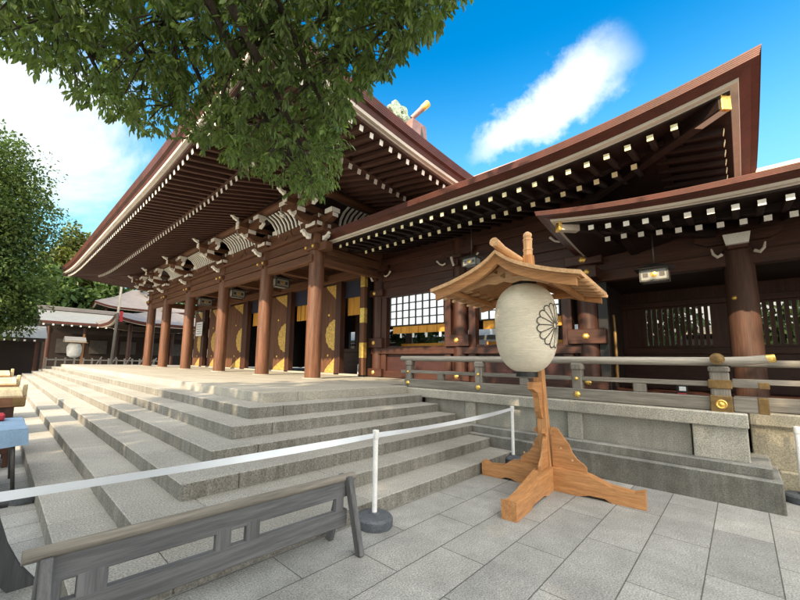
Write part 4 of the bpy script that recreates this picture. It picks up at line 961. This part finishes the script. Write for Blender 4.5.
# ------------------------------------------------------------------ stalls at the left
t = thing('cloth_table', 'folding table under a pale blue cloth beside the bottom step', 'table', (-.3, 6.0, 0))
m = MB(); rng = random.Random(3); top = []
xs_ = np.linspace(-.72, .63, 15); ys_ = np.linspace(-.55, .55, 9)
m.loft([[(x, y, .72 + .004 * math.sin(5 * x + 3 * y)) for y in ys_] for x in xs_], False, False, True)
per = [(x, -.55) for x in xs_] + [(.63, y) for y in ys_] + [(x, .55) for x in xs_[::-1]] + [(-.72, y) for y in ys_[::-1]]
m.loft([[(x * (1 + f), y * (1 + f), z + (0 if z > .7 else .012 * math.sin(9 * x + 7 * y))) for x, y in per] for z, f in ((.72, 0), (.70, .012), (.62, .02 ), (.545, .03))], True, False, True)
m.obj('blue_cloth', M_bluecloth, t)
for x in (-.6, .52):
    for y in (-.45, .45): m = MB(); m.tube([(x, y, .7), (x + (.06 if x > 0 else -.06), y, 0)], .018, 8); m.obj('leg', M_metal, t)
m = MB(); m.box(-.2, .16, 6.22, 6.45, .73, .80, .02).box(-.12, .08, 6.25, 6.40, .80, .855, .02); tag(m.obj('red_bundle', M_red), 'small red bundle lying on the pale blue table cloth', 'bundle')
def tray_box(loc, label, s=1.):
    t = thing('wooden_stall_box', label, 'wooden box', loc, 0, 'wooden boxes beside the steps')
    m = MB(); m.box(-1.3 * s, .0, 0, .9 * s, .80, .93, .008); m.obj('tray', M_boxwood, t)
    m = MB(); m.box(-1.3 * s, -.1, .08, .8 * s, .18, .80, .008); m.obj('body', dark_wood('z'), t)
    m = MB(); m.add([(-1.28 * s, .03, .93), (-.03, .03, .93), (-.03, .87 * s, 1.0), (-1.28 * s, .87 * s, 1.0), (-1.28 * s, .03, .95), (-.03, .03, .95), (-.03, .87 * s, 1.02), (-1.28 * s, .87 * s, 1.02)], [(0, 3, 2, 1), (4, 5, 6, 7), (0, 1, 5, 4), (1, 2, 6, 5), (2, 3, 7, 6), (3, 0, 4, 7)]); m.obj('sloping_lid', M_tray, t)
    m = MB(); m.box(-.13, .004, -.006, .05, .815, .925, .003); m.obj('brass_corner', M_bronze, t)
    m = MB(); m.box(-.005, .05, .8 * s, .87 * s, .86, 1.06, .01); m.obj('end_peg', M_tray, t)
    for x in (-1.25 * s, -.12):
        for y in (.12, .75 * s): m = MB(); m.box(x - .03, x + .03, y - .03, y + .03, 0, .2, .005); m.obj('leg', dark_wood('z'), t)
    return t
b0 = tray_box((.36, 7.0, 0), 'dark wooden stall box with a pale lid behind the blue table')
copy_tree(b0, (.34, 8.75, .07), 0, 'wooden stall box with a pale lid, second behind the blue table')
copy_tree(b0, (.30, 10.9, .13), 0, 'wooden stall box with a pale lid, farthest behind the blue table')
m = MB(); m.lathe([(.12, 0), (.13, .02), (.13, .08), (.1, .1), (.02, .11)], (.36, 5.35, 0), 24); tag(m.obj('rubber_weight', M_rubber), 'round black rubber weight on the paving under the blue table', 'weight')

# ------------------------------------------------------------------ far side of the court
fb = thing('far_gallery', 'long low gallery with a pale grey roof across the court', 'shrine hall', (4, 46, 0))
def fput(mb, n, mt): o = mb.obj(n, mt, fb); o.location = (-4, -46, 0); return o
m = MB(); m.loft([[(x, 45, 4.72), (x, 47, 5.35), (x, 49.2, 6.15), (x, 51.5, 5.35), (x, 53.5, 4.72)] for x in (2.6, 22)], False, False, False); fput(m, 'roof', M_greyroof)
m = MB(); m.box(2.5, 22, 48.9, 49.5, 6.1, 6.5, .03); fput(m, 'ridge', M_pinkroof)
m = MB(); m.box(2.6, 22, 44.95, 45.2, 4.5, 4.73); fput(m, 'fascia', M_copper)
m = MB(); m.box(2.8, 21.8, 48.2, 48.3, .2, 4.6).box(2.8, 21.8, 46.0, 46.2, 3.7, 4.1); fput(m, 'back_wall', M_inner)
for k in range(7): m = MB(); m.lathe([(.17, 0), (.17, 4.3)], (3.4 + k * 2.7, 46.1, 0), 12); fput(m, 'column', dark_wood('z'))
for k in range(6): m = MB(); m.box(4.2 + k * 2.7, 5.7 + k * 2.7, 48.1, 48.19, 1.8, 3.2); fput(m, 'pale_window', mat('pale lattice', (.055, .05, .045), .6))
m = MB()
for k in range(28): m.box(2.8 + k * .68, 2.93 + k * .68, 44.93, 45.1, 4.32, 4.46)
fput(m, 'rafter_ends', M_white)
fl_ = thing('left_gallery', 'dark low gallery under a pale roof, half hidden by the big round tree', 'shrine hall', (-4, 37, 0))
def flput(mb, n, mt): o = mb.obj(n, mt, fl_); o.location = (4, -37, 0); return o
m = MB(); m.loft([[(x, 36, 2.75), (x, 38, 3.75), (x, 40, 2.9)] for x in (-14, 2.6)], False, False, False); flput(m, 'roof', M_greyroof)
m = MB(); m.box(-14, 2.5, 38.4, 38.5, 0, 3.2).box(-14, 2.5, 36.05, 36.2, 2.5, 2.74); flput(m, 'wall', M_inner)
for k in range(7): m = MB(); m.box(-13 + k * 2.5, -12.8 + k * 2.5, 36.2, 36.4, 0, 2.6); flput(m, 'column', dark_wood('z'))
m = MB()
for k in range(30): m.box(-13.5 + k * .53, -13.38 + k * .53, 35.98, 36.1, 2.5, 2.62)
flput(m, 'rafter_ends', M_white)
# pavilion roofs by the far columns
def pavilion(name, label, x0, y0, x1, y1, z, rise, up, rm, em=None):
    t = thing(name, label, 'shrine hall', ((x0 + x1) / 2, (y0 + y1) / 2, 0)); o0 = Vector(t.location); L1 = y1 - y0; L2 = x1 - x0
    D = min(L1, L2) / 2
    for e in (Eave((x0, y0, 0), (0, 1, 0), (1, 0, 0), L1, z, up, up, 1, 1, D, 3), Eave((x0, y0, 0), (1, 0, 0), (0, 1, 0), L2, z, up, up, 1, 1, D, 3), Eave((x1, y0, 0), (0, 1, 0), (-1, 0, 0), L1, z, up, up, 1, 1, D, 3), Eave((x0, y1, 0), (1, 0, 0), (0, -1, 0), L2, z, up, up, 1, 1, D, 3)):
        for pr, n, mt in (([(0, .3), (.1, .05)], 'copper_edge', em or M_copper), ([(.1, .05), (.15, 0), (.3, 0)], 'eave_board', M_board), ([(.3, 0), (1.6, .4)], 'soffit', rafter_wood('x')), ([(0, .3), (D * .5, .3 + rise * .42), (D, .3 + rise)], 'roof_slope', rm)):
            o = e.strip(pr, 16).obj(n, mt, t); o.location = -o0
    for x in (x0 + 1.5, x1 - 1.5):
        for y in (y0 + 1.5, y1 - 1.5): m = MB(); m.lathe([(.16, 0), (.16, z + .2)], (x, y, 0), 12); o = m.obj('column', dark_wood('z'), t); o.location = -o0
    m = MB(); m.box((x0 + x1) / 2 - .2, (x0 + x1) / 2 + .2, y0 + D * .8, y1 - D * .8, z + .2 + rise, z + .9 + rise, .03); o = m.obj('ridge', M_pinkroof, t); o.location = -o0
    return t
pavilion('side_pavilion', 'copper roofed pavilion with an upswept eave beyond the far hall columns', 6.6, 36, 16, 44.5, 4.2, 1.7, .5, M_pinkroof)
pavilion('rear_pavilion', 'taller pink roofed pavilion just showing behind the far gallery ridge', 8.0, 56, 20, 66, 7.6, 3.2, .5, M_pinkroof)
pavilion('inner_pavilion', 'pale roofed inner hall glimpsed through the open doors and slatted windows', 21, -9, 33, 34, 3.0, 2.6, .3, M_greyroof, M_greyroof)
# timber barriers in front of the galleries
fc = thing('far_fence', 'low weathered timber fence in front of the far gallery', 'fence', (6, 33, 0))
m = MB(); 
for k in range(2): m.beam((2.3 - 6, 0, .75 + k * .5), (9.5 - 6, 0, .75 + k * .5), .06, .09)
fwood = wood('pale fence', (.34, .31, .27), 'z', (.26, .24, .2)); m.obj('rail', fwood, fc)
for k in range(15): m = MB(); m.box(-3.6 + k * .5, -3.50 + k * .5, -.05, .05, 0, 1.4); m.obj('post', fwood, fc)
m = MB()
for k in range(5): m.beam((-1.2 + k * .9, -.1, .2), (-.5 + k * .9, -.1, 1.5), .05, .07)
m.obj('brace', fwood, fc)
# far small lantern on its stand
t = thing('far_lantern_stand', 'small pale roofed lantern stand at the far end of the steps', 'lantern stand', (3.62, 30.3, 0))
m = MB(); m.box(.32, .42, -.05, .05, 0, 2.95, .01); m.obj('post', hinoki('z'), t)
m = MB(); m.box(-.3, .62, -.04, .04, 2.36, 2.42).box(.1, .8, -.04, .04, .5, .62).box(.3, .44, -.5, .5, .0, .12); m.obj('arm', hinoki('x'), t)
m = MB(); m.loft([[(-.62, y, 2.47 + (.28 if abs(y) < .1 else 0)), (.46, y, 2.47 + (.28 if abs(y) < .1 else 0))] for y in (-.55, 0, .55)], False, False, False); m.loft([[(-.62, y, 2.42 + (.28 if abs(y) < .1 else 0)), (.46, y, 2.42 + (.28 if abs(y) < .1 else 0))] for y in (-.55, 0, .55)], False, False, False); m.box(-.62, .46, -.56, -.53, 2.38, 2.5); m.obj('roof', M_board, t)
m = MB(); m.lathe([(.18, 1.42), (.33, 1.52), (.39, 1.8), (.39, 2.1), (.30, 2.3), (.18, 2.34)], (-.06, 0, 0), 24); tag(m.obj('far_paper_lantern', mat('bright lantern paper', (.86, .85, .80), .8, trans=.15), None, (3.62, 30.3, 0)), 'small white paper lantern hung under the far pale roofed stand', 'paper lantern')
# slanting pole with a banner
t = thing('banner_pole', 'leaning pole, dark below and white above, beside the far hall columns', 'pole', (5.72, 31, 0))
m = MB(); m.tube([(0, 0, 0), (.12, 0, 4.6)], .09, 10); m.obj('lower_pole', grey_wood('z'), t)
m = MB(); m.tube([(.13, 0, 4.5), (.18, 0, 6.7)], .075, 10); m.obj('upper_pole', M_board, t)
m = MB(); m.box(.24, .44, -.02, .02, 4.0, 4.75); m.obj('red_pennant', M_red, t)

# ------------------------------------------------------------------ trees
def leaf_mesh_arrays(pos, dirs, nrm, length, width):
    """folded pointed leaves: 6 verts each"""
    n = len(pos); d = dirs / np.linalg.norm(dirs, axis=1, keepdims=True); s = np.cross(nrm, d); s /= np.linalg.norm(s, axis=1, keepdims=True) + 1e-9; u = np.cross(d, s)
    L = length[:, None]; Wd = width[:, None]
    v = np.stack([pos, pos + d * L * .38 + s * Wd * .5 + u * Wd * .12, pos + d * L * .78 + s * Wd * .32 + u * Wd * .05 - u * L * .04, pos + d * L - u * L * .10, pos + d * L * .78 - s * Wd * .32 + u * Wd * .05 - u * L * .04, pos + d * L * .38 - s * Wd * .5 + u * Wd * .12], 1).reshape(-1, 3)
    mid = np.arange(n)[:, None] * 6
    f = np.concatenate([mid + np.array([[0, 1, 2, 3]]), mid + np.array([[0, 3, 4, 5]])], 1).reshape(-1, 4)
    return v, f
def np_obj(name, v, f, m, parent=None, smooth=False):
    me = bpy.data.meshes.new(name); me.vertices.add(len(v)); me.vertices.foreach_set('co', v.astype(np.float32).ravel())
    k = f.shape[1]; me.loops.add(f.size); me.loops.foreach_set('vertex_index', f.astype(np.int32).ravel()); me.polygons.add(len(f))
    me.polygons.foreach_set('loop_start', np.arange(0, f.size, k, dtype=np.int32)); me.update(calc_edges=True); me.validate()
    me.materials.append(m); o = bpy.data.objects.new(name, me); COL.objects.link(o)
    if parent: o.parent = parent
    return o
CAMP = np.array([0, 0, 1.5]); fw_, rt_, up_ = (np.array(q) for q in (FW, RT, UP))
def pix(p):
    d = p - CAMP; z = d @ fw_; z = np.where(z < .05, .05, z); return CX_ + F_ * (d @ rt_) / z, CY_ - F_ * (d @ up_) / z, d @ fw_
def ray(px, py, dist):
    d = fw_ + rt_ * ((px - CX_) / F_) - up_ * ((py - CY_) / F_); d = d / np.linalg.norm(d); return CAMP + d * dist

# the camphor tree whose boughs hang into the picture from the left
ft = thing('camphor_tree', 'large camphor tree hanging its leafy boughs across the top left of the picture', 'tree', (-3.0, .6, 0))
FO = np.array([-3.0, .6, 0])
trunk = MB(); trunk.tube([(0, 0, -.1), (.05, .05, 1.2), (.1, .2, 2.8), (.3, .4, 4.4), (.4, .5, 6.5), (.6, .4, 9)], [.5, .38, .33, .28, .2, .08], 16); trunk.obj('trunk', M_bark, ft)
br = MB()
OUT = [(-20, 40), (0, 54), (30, 66), (62, 84), (88, 108), (118, 122), (150, 138), (186, 148), (216, 152), (240, 172), (262, 182), (286, 190), (308, 204), (328, 200), (338, 180), (346, 130), (354, 96), (366, 92), (384, 86), (398, 62), (416, 44), (438, 22), (458, 6), (470, -30)]
ox = np.array([p[0] for p in OUT]); oy_ = np.array([p[1] for p in OUT])
def lower(px): return np.interp(px, ox, oy_)
# limbs: from the trunk crown out over the court
boughs = []
root = Vector((.3, .4, 4.4))
for k, (px, py, dist) in enumerate([(60, 20, 5.2), (110, 95, 5.6), (170, 105, 5.3), (225, 130, 5.0), (285, 160, 4.6), (312, 175, 4.4), (330, 120, 4.3), (345, 60, 4.1), (400, 25, 3.9), (440, -10, 3.8), (250, 40, 4.4), (170, 20, 4.7), (20, 30, 5.6)]):
    e = Vector(ray(px, py, dist) - FO); mid1 = root.lerp(e, .35) + Vector((0, 0, 1.35)); mid2 = root.lerp(e, .72) + Vector((0, 0, .75))
    pts = []
    for i in range(13):
        t = i / 12; a = root.lerp(mid1, t); b = mid1.lerp(mid2, t); c = mid2.lerp(e, t); q = a.lerp(b, t).lerp(b.lerp(c, t), t)
        pts.append(q + Vector((math.sin(9 * t + k) * .05, math.cos(7 * t + k) * .05, math.sin(11 * t + 2 * k) * .04)) * (1 if 0 < i < 12 else 0))
    br.tube(pts, [.10 * (1 - t / 13) ** 1.1 + .007 for t in range(13)], 8); boughs.append(pts)
br.obj('limb', M_bark, ft)
P_, D_, N_, L_, Wd_ = [], [], [], [], []
tw = MB(); NS = 0
def spray(c, seedv, n=11, ll=.082):
    """one drooping twig with leaves round its end"""
    ax = Vector(seedv).normalized(); tipv = c + np.array(ax) * .13
    for i in range(n):
        t = (i + .5) / n; a = i * 2.4; r = Vector((math.cos(a), math.sin(a), .1 * math.sin(3 * a)))
        side = (r - ax * r.dot(ax)); d = (ax * (.55 + .6 * t) + side * (1.0 - .5 * t) + Vector((0, 0, -.75))).normalized()
        P_.append(c + np.array(ax) * (.13 * t) + RNG.normal(0, .008, 3)); D_.append(np.array(d) + RNG.normal(0, .16, 3)); N_.append(np.array((0, 0, 1)) + RNG.normal(0, .38, 3)); l = ll * RNG.uniform(.7, 1.15); L_.append(l); Wd_.append(l * RNG.uniform(.30, .40))
tries = 0
while NS < 3900 and tries < 160000:
    tries += 1
    px = RNG.uniform(-30, 470); py = RNG.uniform(-70, 205)
    if py > lower(px) - 9: continue
    edge = lower(px) - py
    if px < 190 and edge < 24 and RNG.random() < .25: continue
    if math.sin(px * .09 + 1.3 * math.sin(py * .06)) * math.sin(py * .11 + px * .02) > .5 and px < 260 and RNG.random() < .9: continue
    dist = (5.3 - 1.5 * px / 460) * RNG.uniform(.86, 1.30)
    c = ray(px, py, dist)
    spray(c - FO, (RNG.normal(0, .7), RNG.normal(0, .7), RNG.uniform(-1.0, .15)), int(RNG.integers(8, 13))); NS += 1
    if NS % 6 == 0:
        b = boughs[min(range(len(boughs)), key=lambda q: (boughs[q][-1] - Vector(c - FO)).length)]; p = min(b[4:], key=lambda q: (q - Vector(c - FO)).length)
        if (p - Vector(c - FO)).length < 1.3: tw.tube([p, p.lerp(Vector(c - FO), .5) + Vector((0, 0, .05)), Vector(c - FO)], [.011, .008, .005], 5)
tw.obj('twig', M_bark, ft)
v, f = leaf_mesh_arrays(np.array(P_), np.array(D_), np.array(N_), np.array(L_), np.array(Wd_)); np_obj('leaves', v, f, M_leaf, ft)
# the rest of its crown, above and behind the camera, in bigger leaf tufts
def crown_tufts(center, rad, n, size, clumps, sq=1., reject=True, off=np.zeros(3), shell=.35, rs=RNG):
    cs = rs.normal(0, 1, (clumps, 3)); cs /= np.linalg.norm(cs, axis=1, keepdims=True); cs *= rs.uniform(shell, .92 if reject else .80, (clumps, 1)); cr = rs.uniform(.20, .38, clumps) * (1 if reject else .78)
    k = rs.integers(0, clumps, n); q = rs.normal(0, 1, (n, 3)); q /= np.linalg.norm(q, axis=1, keepdims=True); q *= (rs.uniform(0, 1, (n, 1)) ** .4) * cr[k][:, None]
    p = (cs[k] + q) * np.array(rad) + np.array(center)
    if reject:
        x, y, z = pix(p + off); ok = ~((z > .1) & (x > -60) & (x < 860) & (y > -60) & (y < 660)); p = p[ok]; q = q[ok]
    m_ = len(p); d = rs.normal(0, 1, (m_, 3)) + q / .3; d[:, 2] -= .5; nr = rs.normal(0, .6, (m_, 3)) + np.array((0, 0, 1)); l = size * rs.uniform(.6, 1.3, m_)
    return leaf_mesh_arrays(p, d, nr, l, l * .62)
v, f = crown_tufts((.2, .2, 7.4), (4.6, 4.8, 3.0), 2300, .34, 50, off=FO); np_obj('upper_leaves', v, f, M_leaf, ft)

def tree(name, label, loc, h, tr_r, crowns, size, mt, group=None, seed=1, reject=False, lean=(0, 0)):
    rs = np.random.default_rng(seed); t = thing(name, label, 'tree', loc, 0, group)
    m = MB(); m.tube([(0, 0, -.1), (lean[0] * .3, lean[1] * .3, h * .25), (lean[0], lean[1], h * .6), (lean[0], lean[1], h * .85)], [tr_r * 1.3, tr_r, tr_r * .6, tr_r * .15], 12)
    for k in range(9):
        a = rs.uniform(0, 6.28); z = h * rs.uniform(.28, .65); R = crowns[0][1][0] * .65
        m.tube([(lean[0] * .6, lean[1] * .6, z), (R * .5 * math.cos(a), R * .5 * math.sin(a), z + R * .25), (R * math.cos(a), R * math.sin(a), z + R * .5)], [tr_r * .4, tr_r * .25, tr_r * .06], 7)
    m.obj('trunk', M_bark, t)
    V = []; Fc = []; o = 0
    for c, r, n, cl in crowns:
        v, f = crown_tufts(c, r, n, size, cl, reject=reject, off=np.array(loc), rs=rs, shell=.3); V.append(v); Fc.append(f + o); o += len(v)
    np_obj('crown', np.concatenate(V), np.concatenate(Fc), mt, t)
    return t
# big round evergreen left of the steps, wood behind the court
tree('round_evergreen', 'big rounded dark evergreen at the left behind the stalls', (-3.2, 31, 0), 14, .45, [((0, 0, 9.4), (6.3, 5.8, 6.6), 90000, 420), ((1.6, -1.0, 5.0), (4.4, 4, 3.2), 30000, 140)], .19, M_leafround, seed=4)
tree('golden_tree', 'yellow green sunlit tree behind the gallery, left of the hall eave', (7.6, 72, 0), 21, .5, [((0, 0, 15.5), (5.6, 5, 6.4), 8000, 80)], .7, M_leafyellow, seed=5)
for i, (x, y, h) in enumerate(((4.5, 60, 13), (12, 68, 15), (20, 80, 17), (-6, 60, 16), (27, 84, 16), (-14, 52, 15))):
    tree('wood_tree', ['dark green tree behind the far gallery roof', 'dark tree beyond the gallery by the far hall columns', 'dark tree rising behind the far pavilion', 'dark tree behind the big round evergreen', 'dark tree far behind the main hall', 'dark tree at the far left of the court'][i], (x, y, 0), h, .4, [((0, 0, h * .60), (6.0, 5, h * .46), 4500, 50)], .8, M_leafdark, 'trees beyond the court', 20 + i)
for i, (x, y) in enumerate(((17.0, 2.6), (16.6, -1.6), (16.5, 12.5))):  # first two added to break up the white sky behind the slats
    tree('garden_tree', ['small evergreen glimpsed through the slatted window left of the corridor column', 'small evergreen glimpsed through the slatted window at the right edge', 'small evergreen glimpsed through the open doorway beside the black post'][i], (x, y, 0), 5, .12, [((0, 0, 3.0), (1.9, 2.0, 1.7), 1300, 26)], .3, M_leafdark, 'evergreens in the inner court', 60 + i)
# shade trees out of frame on the left of the court
for i, (x, y, h, r) in enumerate(((-8.5, -3.0, 13, 4.2), (-10.5, 2.6, 11.5, 3.2), (-13, -1.5, 15, 4.6), (-6.5, -8.5, 12, 4.2))):
    tree('shade_tree', ['tall camphor tree shading the court behind the viewer', 'camphor tree beside the court, out of the picture at left', 'tallest camphor tree farther off at the left', 'camphor tree behind the viewer at the right'][i], (x, y, 0), h, .4, [((0, 0, h * .62), (r, r, h * .36), 3000, 46)], .42, M_leaf, 'shade trees', 40 + i, True)
